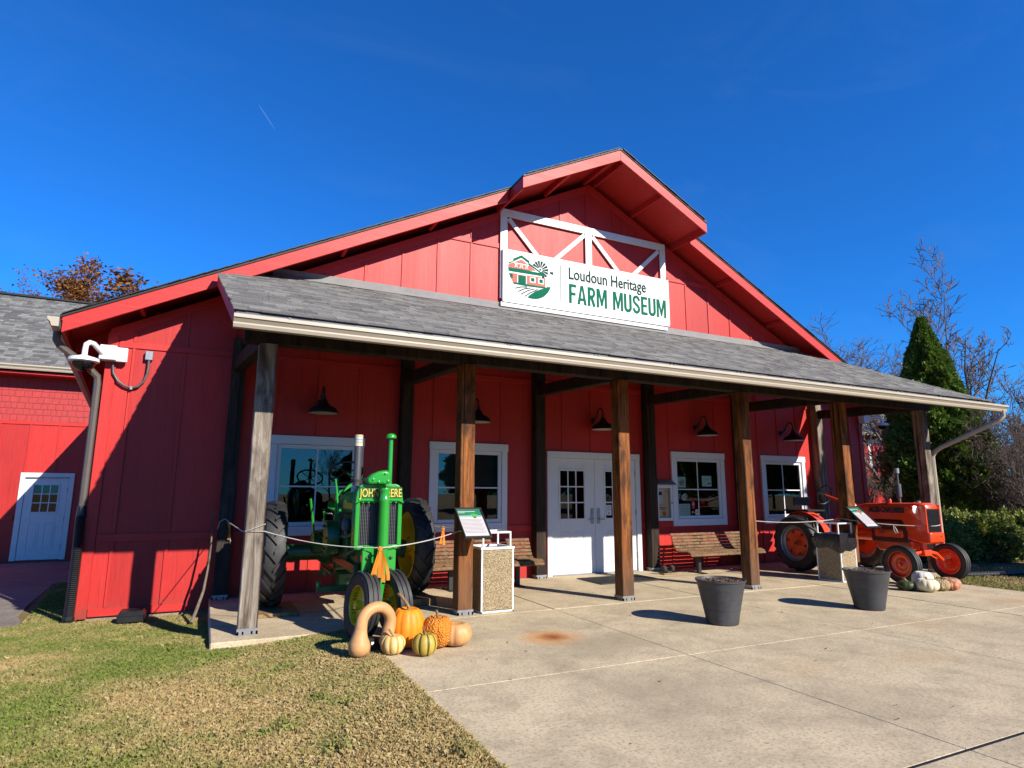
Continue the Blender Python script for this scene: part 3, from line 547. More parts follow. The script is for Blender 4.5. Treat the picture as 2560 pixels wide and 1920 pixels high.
# ================================================================== neighbouring wings
def wing(name, label, x0, x1, yw, z0, ze, slope, depth, sgn):
    t = thing(name, label, 'building', ((x0 + x1) / 2, yw, z0)); ox, oy, oz = (x0 + x1) / 2, yw, z0
    def L(*b): return (b[0] - ox, b[1] - ox, b[2] - oy, b[3] - oy, b[4] - oz, b[5] - oz)
    B('wall', 'red', t, L(x0, x1, yw, yw + .15, z0, ze - .1)); B('wall', 'red', t, L(x0, x0 + .15, yw + .15, yw + depth * 2, z0, ze - .1)); B('wall', 'red', t, L(x1 - .15, x1, yw + .15, yw + depth * 2, z0, ze - .1))
    m = MB(); ov = .5; yr = yw + depth; zr = ze + slope * (depth + ov)
    P = lambda y: ze + slope * (y - (yw - ov))
    for s in (0, 1):
        a, b = ((yw - ov - oy, ze - oz), (yr - oy, zr - oz)) if not s else ((yr - oy, zr - oz), (yr + depth + ov - oy, ze - oz))
        m.prism([a, b, (b[0], b[1] - .12), (a[0], a[1] - .12)], x0 - .3 - ox, x1 + .3 - ox, 'x')
    r = m.build('roof', 'drip', t)
    for xe in (x0 + .08, x1 - .08):
        m = MB(); m.prism([(yw + .02 - oy, ze - .12 - oz), (yr - oy, zr - .15 - oz), (yw + 2 * depth - .02 - oy, ze - .12 - oz)], xe - .05 - ox, xe + .05 - ox, 'x'); m.build('gable_wall', 'red', t)
    # shingle courses
    m = MB(); ln = math.hypot(depth + ov, zr - ze); k = 0; uy, uz = (depth + ov) / ln, (zr - ze) / ln; rs = random.Random(5)
    vx0, vx1 = (x0, x1) if x1 - x0 < 14 else ((x0, x0 + 14) if sgn < 0 else (x0, x1))
    while k * .13 < ln:
        x = vx0 - .3 - rs.random() * .3
        while x < vx1 + .3:
            wd = rs.choice((.12, .16, .2, .26)); g = rs.choice((.13, .16, .19, .22, .25)) * rs.uniform(.9, 1.1); m.cur = (g * 1.1, g * 1.08, g * 1.03)
            s0, s1 = k * .13 - .02, min(k * .13 + .17, ln); h0, h1 = .016, .004
            m.add([(x - ox, yw - ov + uy * s0 - uz * h - oy, ze + uz * s0 + uy * h - oz) for h in (0, h0)] + [(x + wd - .004 - ox, yw - ov + uy * s0 - uz * h - oy, ze + uz * s0 + uy * h - oz) for h in (0, h0)] + [(x - ox, yw - ov + uy * s1 - uz * h1 - oy, ze + uz * s1 + uy * h1 - oz), (x + wd - .004 - ox, yw - ov + uy * s1 - uz * h1 - oy, ze + uz * s1 + uy * h1 - oz)], [(0, 2, 3, 1), (1, 3, 5, 4)]); x += wd
        k += 1
    o = m.build('shingles', 'shing', r); o['kind'] = 'stuff'
    B('ridge_cap', 'drip', r, L(x0 - .3, x1 + .3, yr - .14, yr + .14, zr - .03, zr + .035), bev=.01)
    gutter('gutter', t, (x0 - .3 - ox, yw - ov - oy - .005, ze - .14 - oz), (x1 + .3 - ox, yw - ov - oy - .005, ze - .14 - oz), (0, -1, 0))
    return t, L
WY = 8.5
wl, L = wing('barn_wing', 'red side wing with shingled upper wall and white door, left of the barn', -15.5, -7.99, WY, -.2, 4.42, .65, 3.7, -1)
B('soffit', 'red', wl, L(-15.5, -7.99, WY - .48, WY, 4.2, 4.25))
B('band_board', 'redx', wl, L(-15.4, -8.0, WY - .022, WY, 3.04, 3.13), bev=.003); B('band_board', 'redx', wl, L(-15.4, -10.64, WY - .022, WY, .78, .88), bev=.003); B('band_board', 'redx', wl, L(-9.50, -8.0, WY - .022, WY, .78, .88), bev=.003)
for k in range(12):
    x = -14.6 + .58 * k
    if -10.62 < x < -9.52: B('batten', 'red', wl, L(x - .02, x + .02, WY - .015, WY, 1.9, 3.038)); continue
    B('batten', 'red', wl, L(x - .02, x + .02, WY - .015, WY, -.15, .778)); B('batten', 'red', wl, L(x - .02, x + .02, WY - .015, WY, .882, 3.038))
# cedar shingles one by one
shm = []
for wd in (.11, .135, .155, .18):
    m = MB(); m.prism([(0, 0), (-.016, 0), (-.004, .175), (0, .175)], -wd / 2 + .002, wd / 2 - .002, 'x'); shm.append((wd, m.build('shingle', 'redsh', wl)))
used = set(); rs = random.Random(3)
for r_ in range(8):
    x = -12.15 + rs.uniform(-.1, 0)
    while x < -8.3:
        i = rs.randrange(4); wd, src = shm[i]
        if i in used: o = src.copy(); col.objects.link(o)
        else: o = src; used.add(i)
        o.parent = wl; o.location = (x + wd / 2 + 11.745, -.001, 3.13 + .2 + r_ * .145 + rs.uniform(-.005, .005)); x += wd + .002
# wing door
m = MB(); m.box(*L(-10.60, -10.49, WY - .035, WY + .05, -.15, 1.79)); m.box(*L(-9.64, -9.53, WY - .035, WY + .05, -.15, 1.79)); m.box(*L(-10.60, -9.53, WY - .035, WY + .05, 1.791, 1.89)); m.build('door_frame', 'white', wl, .003)
def Lp(p): return (p[0] + 11.745, p[1] + 11.745, p[2] + .2, p[3] + .2)
d = leaf(-10.485 + 11.745, -9.645 + 11.745, .06, 1.985, -.02, -10.31 + 11.745, -9.83 + 11.745, 1.17, 1.80, [(-10.34 + 11.745, -10.12 + 11.745, .3, .92), (-10.02 + 11.745, -9.80 + 11.745, .3, .92)], wl)
for z in (.35, 1.0, 1.7): m = MB(); m.tube([(-9.645 + 11.745, -.03, z - .05), (-9.645 + 11.745, -.03, z + .05)], .01, 8); m.build('hinge', 'galv', d)
B('drip_cap', 'galv', wl, L(-10.50, -9.63, WY - .055, WY - .036, 1.76, 1.785))

wr, L = wing('barn_wing', 'red rear wing behind the evergreen, right of the barn', 7.99, 27.4, WY, -.3, 4.25, .5, 4.2, 1)
for k in range(30):
    x = 8.6 + .633 * k; B('batten', 'red', wr, L(x - .022, x + .022, WY - .016, WY, -.2, 4.0))
for xw in (21.0, 23.3): B('trim_board', 'white', wr, L(xw - .09, xw + .09, WY - .03, WY, 2.5, 4.0))
B('trim_board', 'white', wr, L(21.091, 23.209, WY - .03, WY, 3.82, 4.0)); B('trim_board', 'white', wr, L(27.25, 27.42, WY - .03, WY, -.2, 4.0))

# ================================================================== gable sign
sg = thing('museum_sign', 'white sign board lettered in green with a round farm emblem on the gable', 'sign', (-.045, -.1, 4.84))
SX, SZ = -.045, 4.84
def S(*b): return (b[0] - SX, b[1] - SX, b[2], b[3], b[4] - SZ, b[5] - SZ)
B('board', 'signw', sg, S(-2.006, 1.908, -.0, .06, 4.964, 5.955), bev=.01)
B('border', 'signw', sg, S(-2.006, 1.908, -.006, -.001, 5.93, 5.955), S(-2.006, 1.908, -.006, -.001, 4.964, 4.985), S(-2.006, -1.985, -.0061, -.001, 4.985, 5.93), S(1.887, 1.908, -.0061, -.001, 4.985, 5.93))
B('ledge', 'galv', sg, S(-2.0, 1.9, .0, .07, 4.93, 4.963)); B('bottom_rail', 'signw', sg, S(-2.03, 1.865, .02, .075, 4.845, 4.929), bev=.004)
def sp(name, mat, poly, y=-.004, th=.006):
    m = MB(); m.prism([(a - SX, b - SZ) for a, b in poly], y, y + th - .001); return m.build(name, mat, sg)
def bars(name, mat, segs, wd, y=-.004):
    m = MB()
    for a, b in segs:
        d = Vector((b[0] - a[0], b[1] - a[1])).normalized(); n_ = Vector((-d.y, d.x)) * wd / 2
        m.prism([(a[0] - n_.x - SX, a[1] - n_.y - SZ), (b[0] - n_.x - SX, b[1] - n_.y - SZ), (b[0] + n_.x - SX, b[1] + n_.y - SZ), (a[0] + n_.x - SX, a[1] + n_.y - SZ)], y, y + .005)
    return m.build(name, mat, sg)
cxe, cze, re = -1.385, 5.475, .415
arc = lambda a0, a1, n=14, r=re: [(cxe + r * math.cos(R(a0 + (a1 - a0) * i / n)), cze + r * math.sin(R(a0 + (a1 - a0) * i / n))) for i in range(n + 1)]
sp('emblem_roof', 'sgreen', [(-1.885, 5.70), (-1.79, 5.745), (-1.79, 5.79), (-1.618, 5.885), (-1.45, 5.80), (-1.45, 5.755), (-1.06, 5.545), (-1.10, 5.545), (-1.47, 5.725), (-1.47, 5.755), (-1.618, 5.835), (-1.885, 5.672)], -.005)
sp('emblem_gable', 'spink', [(-1.89, 5.665), (-1.615, 5.80), (-1.31, 5.63), (-1.45, 5.605), (-1.895, 5.612)])
sp('emblem_porch', 'sgreen', [(-1.896, 5.605), (-1.16, 5.6), (-1.05, 5.545), (-1.886, 5.53)], -.0045)
sp('emblem_wall', 'spink', [(-1.88, 5.50), (-1.105, 5.515), (-1.107, 5.335), (-1.5, 5.325), (-1.80, 5.33), (-1.85, 5.42)])
sp('emblem_door', 'sgreen', [(-1.685, 5.485), (-1.53, 5.485), (-1.53, 5.325), (-1.685, 5.325)], -.006)
for wx in (-1.38, -1.2): 
    sp('emblem_window', 'signw', [(wx - .06, 5.49), (wx + .06, 5.49), (wx + .06, 5.38), (wx - .06, 5.38)], -.0055); sp('emblem_window', 'sgreen', [(wx - .038, 5.472), (wx + .038, 5.472), (wx + .038, 5.4), (wx - .038, 5.4)], -.007)
sp('emblem_window', 'sgreen', [(-1.875, 5.485), (-1.80, 5.485), (-1.80, 5.40), (-1.85, 5.41)], -.006)
bars('emblem_lattice', 'signw', [((-1.76, 5.705), (-1.70, 5.63)), ((-1.70, 5.705), (-1.76, 5.63)), ((-1.66, 5.705), (-1.58, 5.63)), ((-1.58, 5.705), (-1.66, 5.63)), ((-1.54, 5.705), (-1.48, 5.63)), ((-1.48, 5.705), (-1.54, 5.63)), ((-1.78, 5.708), (-1.46, 5.708))], .014, -.0065)
bars('emblem_door_trim', 'signw', [((-1.70, 5.50), (-1.70, 5.33)), ((-1.515, 5.50), (-1.515, 5.33)), ((-1.70, 5.5), (-1.515, 5.5))], .014, -.0068)
m = MB()
for k in range(13):
    a = R(150 - k * 24); c0, s0 = math.cos(a), math.sin(a); mx_, mz = -1.215, 5.665; w0, w1 = .006, .026
    if a < R(-75): continue
    m.prism([(mx_ + .045 * c0 - w0 * s0 - SX, mz + .045 * s0 + w0 * c0 - SZ), (mx_ + .045 * c0 + w0 * s0 - SX, mz + .045 * s0 - w0 * c0 - SZ), (mx_ + .175 * c0 + w1 * s0 - SX, mz + .175 * s0 - w1 * c0 - SZ), (mx_ + .175 * c0 - w1 * s0 - SX, mz + .175 * s0 + w1 * c0 - SZ)], -.004, .001)
m.lathe([(.02, 0), (.02, .006)], (-1.215 - SX, 0, 5.665 - SZ), (0, -1, 0), 10); m.build('emblem_windmill', 'sdark', sg)
sp('emblem_vane', 'sdark', [(-1.01, 5.655), (-.93, 5.665), (-.935, 5.60), (-1.0, 5.625)])
fld = [(-1.82, 5.325), (-1.5, 5.318), (-1.1, 5.325), (-1.1, 5.37), (-.98, 5.37)] + [p for p in arc(-14, -100)] + [(-1.40, 5.17), (-1.25, 5.26), (-1.12, 5.31), (-1.35, 5.29), (-1.75, 5.27)]
sp('emblem_field', 'sgreen', [(-1.07, 5.345), (-.955, 5.355)] + arc(-18, -105) + [(-1.43, 5.14), (-1.32, 5.22), (-1.2, 5.28), (-1.1, 5.315)], -.004)
sp('emblem_ground', 'sgreen', [(-1.80, 5.33), (-1.1, 5.335), (-1.1, 5.305), (-1.5, 5.29), (-1.78, 5.295)], -.0042)
for p in ([(-1.50, 5.275), (-1.62, 5.26), (-1.75, 5.215)], [(-1.42, 5.27), (-1.55, 5.235), (-1.69, 5.16)], [(-1.34, 5.265), (-1.48, 5.21), (-1.63, 5.115)], [(-1.27, 5.265), (-1.42, 5.18), (-1.55, 5.085)]): bars('emblem_furrow', 'sdark', list(zip(p[:-1], p[1:])), .02)
sp('divider', 'sdark', [(-.768, 5.834), (-.756, 5.834), (-.758, 5.105), (-.77, 5.105)])
fit_text('lettering', 'Loudoun Heritage', 'sdark', sg, -.579 - SX, 1.30 - SX, 5.59 - SZ, .246, -.004, .013)
# block capitals cut as outlines
def stroke(pts, w_):
    L_, R_ = [], []
    for i, p in enumerate(pts):
        a = Vector(pts[max(i - 1, 0)]); b = Vector(pts[min(i + 1, len(pts) - 1)]); d = (b - a).normalized(); n_ = Vector((-d.y, d.x)) * w_ / 2; L_.append((p[0] + n_.x, p[1] + n_.y)); R_.append((p[0] - n_.x, p[1] - n_.y))
    return L_ + R_[::-1]
def arcp(cx_, cy_, rx, ry, a0, a1, n=9): return [(cx_ + rx * math.cos(R(a0 + (a1 - a0) * i / n)), cy_ + ry * math.sin(R(a0 + (a1 - a0) * i / n))) for i in range(n + 1)]
def glyph(ch):
    k, W = .17, .5
    if ch == 'F': return [[(0, 0), (k, 0), (k, .42), (.42, .42), (.42, .57), (k, .57), (k, .85), (.46, .85), (.46, 1), (0, 1)]], .46
    if ch == 'E': return [[(0, 0), (.46, 0), (.46, .15), (k, .15), (k, .43), (.42, .43), (.42, .57), (k, .57), (k, .85), (.46, .85), (.46, 1), (0, 1)]], .46
    if ch == 'A': return [[(0, 0), (.165, 0), (.305, .82), (.445, 0), (.61, 0), (.395, 1), (.215, 1)], [(.2, .2), (.41, .2), (.385, .34), (.225, .34)]], .61
    if ch == 'M': return [[(0, 0), (.155, 0), (.155, .66), (.30, .1), (.40, .1), (.545, .66), (.545, 0), (.70, 0), (.70, 1), (.50, 1), (.35, .42), (.20, 1), (0, 1)]], .70
    if ch == 'U': return [stroke([(.085, 1), (.085, .28)] + arcp(.27, .265, .185, .185, 180, 360)[1:] + [(.455, 1)], k)], .54
    if ch == 'R': return [[(0, 0), (k, 0), (k, 1), (0, 1)], stroke([(k, .925), (.27, .925)] + arcp(.27, .715, .16, .21, 90, -90)[1:] + [(k, .505)], .15), stroke([(.25, .47), (.34, .25), (.44, .0)], .165)], .52
    if ch == 'S': return [stroke([(.455, .72)] + arcp(.265, .74, .185, .185, 0, 180, 10) + [(.10, .64), (.2, .54), (.34, .45), (.43, .36)] + arcp(.265, .26, .185, .185, 0, -180, 10) + [(.08, .28)], .155)], .53
    return [], .27
tot = sum(glyph(c_)[1] + .075 for c_ in 'FARM MUSEUM') - .075; kx = (1.815 + .578) / tot; xg = -.578
for c_ in 'FARM MUSEUM':
    polys, wd_ = glyph(c_)
    if polys:
        m = MB()
        for i_, pg in enumerate(polys): m.prism([(xg + a_ * kx - SX, 5.10 + b_ * .39 - SZ) for a_, b_ in pg], -.005 - .0004 * i_, .0005)
        m.build('letter', 'sgreen', sg)
    xg += (wd_ + .075) * kx

# ================================================================== wall fittings
def lampobj(x, label):
    t = thing('wall_lamp', label, 'lamp', (x, -.012, 2.83), group='gooseneck lamps on the porch wall')
    m = MB(); m.lathe([(.055, 0), (.055, .02), (.035, .03)], (0, .012, 0), (0, -1, 0), 16); m.build('backplate', 'lampb', t, smooth=40)
    m = MB(); m.tube([(0, -.01, 0), (0, -.07, .02), (0, -.13, .09), (0, -.19, .19), (0, -.25, .225), (0, -.31, .19), (0, -.335, .12), (0, -.335, .06)], .014, 8); m.build('gooseneck', 'lampb', t, smooth=60)
    m = MB(); P = [(.03, .075), (.034, .02), (.055, .0), (.065, -.03), (.10, -.07), (.185, -.115), (.215, -.17), (.222, -.19)]
    m.lathe(P + [(r - .004, z - .003) for r, z in P[::-1]], (0, -.335, 0), n=28, close=True); m.build('lamp_shade', 'lampb', t, smooth=40)
    m = MB(); m.lathe([(.216, -.187), (.18, -.125), (.1, -.08), (.05, -.05)], (0, -.335, -.002), n=28); m.build('reflector', 'lampi', t, smooth=60)
for x, lb in ((-5.11, 'black gooseneck lamp on the wall above the green tractor'), (-2.56, 'black gooseneck lamp over the window with the half-drawn blind'), (-.02, 'black gooseneck lamp above the white double doors'), (2.55, 'black gooseneck lamp above the window with taped notices'), (5.1, 'black gooseneck lamp above the window behind the orange tractor')): lampobj(x, lb)

sc = thing('security_camera', 'white dome security camera on a bent arm at the left barn corner', 'camera', (-7.93, -.03, 3.32))
m = MB(); m.obox((-.02, -.08, 0), (.20, .16, .2)); m.build('mount_box', 'pvcw', sc, .008); m = MB(); m.box(.05, .2, -.1, -.025, -.105, .09); m.build('cover_plate', 'pvcw', sc, .004)
for dx, dz in ((.07, .07), (.18, .07), (.07, -.08), (.18, -.08)): m = MB(); m.lathe([(.008, 0), (.008, .004)], (dx, -.1, dz), (0, -1, 0), 8); m.build('screw', 'galv', sc)
m = MB(); m.tube([(-.08, -.14, -.02), (-.13, -.23, .03), (-.17, -.29, .07), (-.21, -.33, .075), (-.24, -.36, .04), (-.245, -.365, -.03), (-.245, -.365, -.13)], .033, 12); m.build('arm', 'pvcw', sc, smooth=60)
m = MB(); m.lathe([(.03, -.10), (.06, -.115), (.13, -.135), (.172, -.15), (.175, -.19), (.15, -.205)], (-.245, -.365, 0), n=28); m.build('cap', 'pvcw', sc, smooth=30)
m = MB(); m.lathe([(.135, -.206), (.13, -.235), (.11, -.275), (.07, -.305), (.02, -.315)], (-.245, -.365, 0), n=28); m.build('dome', 'dome', sc, smooth=60)
cn = thing('conduit', 'grey conduit loop with junction box beside the left security camera', 'conduit', (-7.65, -.02, 2.86))
m = MB(); pts = [(-.245, -.03, .37), (-.245, -.03, .30), (-.23, -.03, .2), (-.17, -.03, .1), (-.09, -.03, .04), (0, -.03, .01), (.08, -.03, .04), (.14, -.03, .12), (.17, -.03, .22), (.175, -.03, .32), (.175, -.03, .42)]; m.tube(pts, .017, 10); m.build('hose', 'cond', cn, smooth=60)
B('junction_box', 'galv', cn, (.125, .22, -.055, .0, .42, .55), bev=.006); B('clip', 'galv', cn, (-.015, .015, -.055, 0, -.012, .03))
s2 = thing('security_camera', 'white dome security camera at the right barn corner beyond the porch', 'camera', (XC, -.03, 3.3))
m = MB(); m.obox((0, -.08, 0), (.2, .16, .2)); m.build('mount_box', 'pvcw', s2, .008); m = MB(); m.tube([(.08, -.12, 0), (.18, -.2, .05), (.28, -.3, .05), (.31, -.33, -.02), (.31, -.33, -.1)], .033, 10); m.build('arm', 'pvcw', s2, smooth=60)
m = MB(); m.lathe([(.03, -.08), (.13, -.115), (.15, -.15), (.13, -.17)], (.31, -.33, 0), n=20); m.build('cap', 'pvcw', s2, smooth=30); m = MB(); m.lathe([(.12, -.171), (.1, -.23), (.03, -.26)], (.31, -.33, 0), n=20); m.build('dome', 'dome', s2, smooth=60)
m = MB(); m.tube([(-.15, -.02, -.1), (-.17, -.03, -.3), (-.1, -.03, -.42), (.0, -.03, -.44)], .014, 8); m.build('hose', 'cond', s2, smooth=60)

# notice cabinet
nb = thing('notice_cabinet', 'white notice cabinet with pinned papers and sloped lid, left of the notice window', 'notice board', (1.60, -.0, .93))
B('case', 'trimw', nb, (-.2, -.15, -.09, 0, 0, .70), (.15, .2, -.09, 0, 0, .70), (-.15, .15, -.09, 0, 0, .06), (-.15, .15, -.09, 0, .64, .70), bev=.004); B('pin_board', 'cork', nb, (-.15, .15, -.02, -.005, .06, .64))
m = MB(); m.prism([(.0, .80), (-.16, .70), (-.16, .715), (.0, .82)], -.25, .25, 'x'); m.prism([(-.001, .701), (-.13, .701), (-.001, .79)], -.22, .22, 'x'); m.build('lid', 'galv', nb)
B('pane', 'cglass', nb, (-.149, .149, -.075, -.072, .061, .639))
B('sheet', 'paper', nb, (-.12, -.0, -.024, -.021, .33, .6)); B('sheet', 'cork', nb, (-.13, .13, -.025, -.0205, .08, .3)); B('print', 'redp', nb, (-.10, .08, -.0255, -.0251, .245, .26), (-.06, .05, -.0255, -.0251, .215, .232)); m = MB(); m.lathe([(.045, 0), (.04, .004)], (.02, -.0252, .14), (0, -1, 0), 14); m.build('pumpkin_print', 'ribbon', nb); B('print', 'inkd', nb, (-.1, -.02, -.0245, -.0241, .5, .57))
m = MB(); m.lathe([(.02, 0), (.02, .015)], (.175, -.09, .35), (0, -1, 0), 10); m.build('lock', 'galv', nb)
def notice(name, label, x0, x1, z0, z1, mat, pr=()):
    t = thing(name, label, 'notice', ((x0 + x1) / 2, .018, z0)); w2 = (x1 - x0) / 2
    B('sheet', mat, t, (-w2, w2, 0, .002, 0, z1 - z0))
    for nm, mt, a, b, c, d in pr: B(nm, mt, t, (a, b, -.0015, -.0003, c, d))
    return t
t = notice('window_notice', 'notice with a crossed-out dog symbol in the window beside the notice cabinet', 2.035, 2.245, 1.585, 1.80, 'pink2')
m = MB(); m.lathe([(.062, 0), (.062, .002), (.05, .002), (.05, 0)], (0, -.001, .10), (0, -1, 0), 20, close=True); m.bar((-.04, -.002, .06), (.04, -.002, .14), .002, .012); m.build('symbol', 'inkd', t); B('print', 'inkd', t, (-.035, .02, -.0015, -.0003, .09, .115), (.0, .03, -.0015, -.0003, .11, .135), (-.03, -.02, -.0015, -.0003, .065, .09), (.005, .015, -.0015, -.0003, .065, .09))
notice('window_notice', 'square pale notice in the upper right pane of the notice window', 2.69, 2.95, 1.61, 1.83, 'pink2', (('print', 'inkd', .02, .11, .05, .075), ('print', 'ink', -.09, .0, .11, .118), ('print', 'ink', -.09, .04, .14, .148), ('print', 'ink', -.02, .1, .17, .178)))
t = thing('window_notice', 'round white sticker in the lower left pane of the notice window', 'notice', (2.18, .018, 1.385)); m = MB(); m.lathe([(.062, 0), (.062, .002)], (0, 0, 0), (0, -1, 0), 20); m.build('sheet', 'pink2', t); B('print', 'inkd', t, (-.035, .035, -.003, -.0022, -.005, .005), (-.025, .025, -.003, -.0022, .015, .022))
t = thing('window_notice', 'oval red sticker low in the notice window', 'notice', (2.425, .018, 1.235)); m = MB(); m.prism([(.045 * math.cos(k / 16 * 6.283), .088 * math.sin(k / 16 * 6.283)) for k in range(16)], -.0, .002); m.build('sheet', 'redp', t); B('print', 'paper', t, (-.02, .02, -.0015, -.0003, .03, .04), (-.025, .025, -.0015, -.0003, 0, .01))
notice('window_notice', 'large white notice sheet at the bottom of the notice window', 2.04, 2.335, 1.015, 1.255, 'pink2', tuple(('print', 'ink', -.1, .1, .05 + k * .03, .06 + k * .03) for k in range(6)))
t = notice('window_notice', 'small no-smoking sticker at the bottom of the notice window', 2.475, 2.555, 1.0, 1.14, 'paper'); m = MB(); m.lathe([(.03, 0), (.03, .002), (.022, .002), (.022, 0)], (0, -.001, .09), (0, -1, 0), 16, close=True); m.bar((-.02, -.002, .07), (.02, -.002, .11), .002, .007); m.build('symbol', 'redp', t); B('print', 'inkd', t, (-.025, .025, -.0015, -.0003, .02, .032))
t = notice('door_notice', 'white notice sheet taped inside the right entrance door', .25, .37, 1.05, 1.24, 'paper', tuple(('print', 'ink', -.04, .04, .09 + k * .022, .098 + k * .022) for k in range(4)) + (('print', 'inkd', -.02, .02, .03, .05),)); t.location.y = .0

# ================================================================== porch furniture
def bench(x0, label):
    t = thing('bench', label, 'bench', (x0, -.62, 0), group='slatted benches by the doors'); Lg = 1.9
    # slats follow a curved seat-and-back profile (y, z, tilt)
    prof = [(-.335, .345, 62), (-.31, .385, 20), (-.25, .40, 4), (-.185, .398, -3), (-.12, .392, -5), (-.055, .388, -4), (.01, .39, 6), (.065, .415, 35), (.10, .462, 58), (.128, .515, 64), (.155, .57, 66), (.182, .626, 66), (.21, .684, 64)]
    for i, (y, z, a) in enumerate(prof):
        m = MB(); m.obox((Lg / 2, 0, 0), (Lg, .05, .028)); o = m.build('slat', 'slat', t, .006); o.location = (0, y, z); o.rotation_euler = (R(a), 0, 0)
        # grain runs along the slat
    for lx in (.38, 1.52):
        m = MB(); m.box(lx - .035, lx + .035, -.15, -.08, .0, .35); m.box(lx - .06, lx + .06, -.28, .12, .0, .014); m.build('leg', 'lampb', t, .004)
        m = MB(); m.bar((lx, -.30, .365), (lx, .03, .365), .04, .02); m.bar((lx, .02, .365), (lx, .11, .45), .04, .02); m.bar((lx, .10, .44), (lx, .215, .69), .04, .02); m.build('bracket', 'lampb', t, .003)
bench(-3.53, 'slatted wooden bench left of the doors, partly behind the green tractor'); bench(1.42, 'slatted wooden bench right of the doors under the notice window')

def bin_(loc, rz, label, bag):
    t = thing('trash_bin', label, 'trash bin', loc, rz); h = .225; H = .79
    fr = MB()
    for sx in (-1, 1):
        for sy in (-1, 1): x, y = sx * (h - .011), sy * (h - .011); fr.box(x - .011, x + .011, y - .011, y + .011, 0, H - .03)
    fr.box(-h, h, -h, h, .0, .022); fr.build('frame', 'white', t, .003)
    for rz_ in range(4):
        m = MB(); m.box(-h + .024, h - .024, -h + .004, -h + .02, .03, H - .035); o = m.build('panel', 'peb', t); o.rotation_euler.z = rz_ * math.pi / 2
    m = MB(); m.box(-h - .008, h + .008, -h - .008, -h + .03, H - .03, H); m.box(-h - .008, h + .008, h - .03, h + .008, H - .03, H); m.box(-h - .008, -h + .03, -h + .03, h - .03, H - .03, H); m.box(h - .03, h + .008, -h + .03, h - .03, H - .03, H); m.build('rim', 'white', t, .003)
    m = MB(); q = h - .035
    for sx in (-1, 1):
        for sy in (-1, 1): m.box(sx * q - .011, sx * q + .011, sy * q - .011, sy * q + .011, H, .955)
    m.box(-q - .011, q + .011, -q - .011, -q + .011, .955, .977); m.box(-q - .011, q + .011, q - .011, q + .011, .955, .977); m.box(-q - .011, -q + .011, -q + .011, q - .011, .955, .977); m.box(q - .011, q + .011, -q + .011, q - .011, .955, .977); m.build('hood', 'white', t, .002)
    B('liner', 'bag', t, (-q + .02, q - .02, -q + .02, q - .02, .1, H - .05))
    if bag:
        m = MB(); n = 96; rows = 13; vs = []; rs = random.Random(4); ph = [rs.uniform(0, 6.28) for _ in range(8)]
        per = []
        for k in range(n):
            u = k / n * 4; sd_ = int(u); f = u - sd_; e = h + .008; per.append([(-e + 2 * e * f, -e), (e, -e + 2 * e * f), (e - 2 * e * f, e), (-e, e - 2 * e * f)][sd_])
        for r_ in range(rows):
            f = r_ / (rows - 1)
            for k in range(n):
                x, y = per[k]; a = k / n * 6.283; low = .27 + .035 * math.sin(a * 2 + 1) + .02 * math.sin(a * 5 + 2)
                b = 1 + (.035 * math.sin(f * 3.1) + .02 * f * math.sin(a * 9 + ph[0] + f * 5) + .014 * math.sin(a * 17 + ph[1] + f * 9) * f)
                vs.append((x * b, y * b, H + .004 - f * low))
        fs = [(r_ * n + k, r_ * n + (k + 1) % n, (r_ + 1) * n + (k + 1) % n, (r_ + 1) * n + k) for r_ in range(rows - 1) for k in range(n)]
        m.add(vs, fs); m.build('bag', 'bag', t, smooth=60, fix=False)
    return t
bin_((-3.235, -2.405, 0), 0, 'pebble-panelled trash bin with white frame beside the second porch post', False)
bin_((3.335, -2.475, 0), R(4), 'pebble trash bin with black bag over its rim, near the orange tractor', True)

def planter(x, y, label, rs):
    t = thing('planter', label, 'planter', (x, y, 0), rs, group='dark tub planters on the pavement')
    m = MB(); P = [(.175, 0), (.182, .02), (.186, .06), (.205, .155), (.2055, .16), (.225, .25), (.2262, .256), (.252, .375), (.2535, .381), (.272, .462), (.283, .470), (.285, .49)]
    m.lathe(P + [(.272, .49), (.262, .45), (.255, .42)], n=48); m.build('tub', 'plast', t, smooth=30)
    for r, z in ((.188, .06), (.2085, .16), (.2285, .256), (.2555, .382)): mm = MB(); mm.lathe([(r - .006, -.0025), (r, -.002), (r, .002), (r - .006, .0025)], (0, 0, z), n=48, close=True); mm.build('ring', 'plast', t, smooth=40)
    mm = MB(); r0 = random.Random(int(x * 10))
    mm.lathe([(.258, .436), (.15, .448), (.02, .455)], n=20)
    for k in range(420):
        a, rr = r0.uniform(0, 6.283), .245 * math.sqrt(r0.random()); mm.obox((rr * math.cos(a), rr * math.sin(a), .46 + r0.uniform(-.006, .014)), (r0.uniform(.012, .05), r0.uniform(.006, .016), .005), (r0.uniform(-.6, .6), r0.uniform(-.6, .6), a * 3))
    o = mm.build('mulch', 'soil', t, fix=False); o['kind'] = 'stuff'
planter(-1.155, -4.295, 'dark grey tub planter nearest the doors on the pavement', .4); planter(1.274, -4.426, 'dark grey tub planter in front of the bagged trash bin', 2.1)

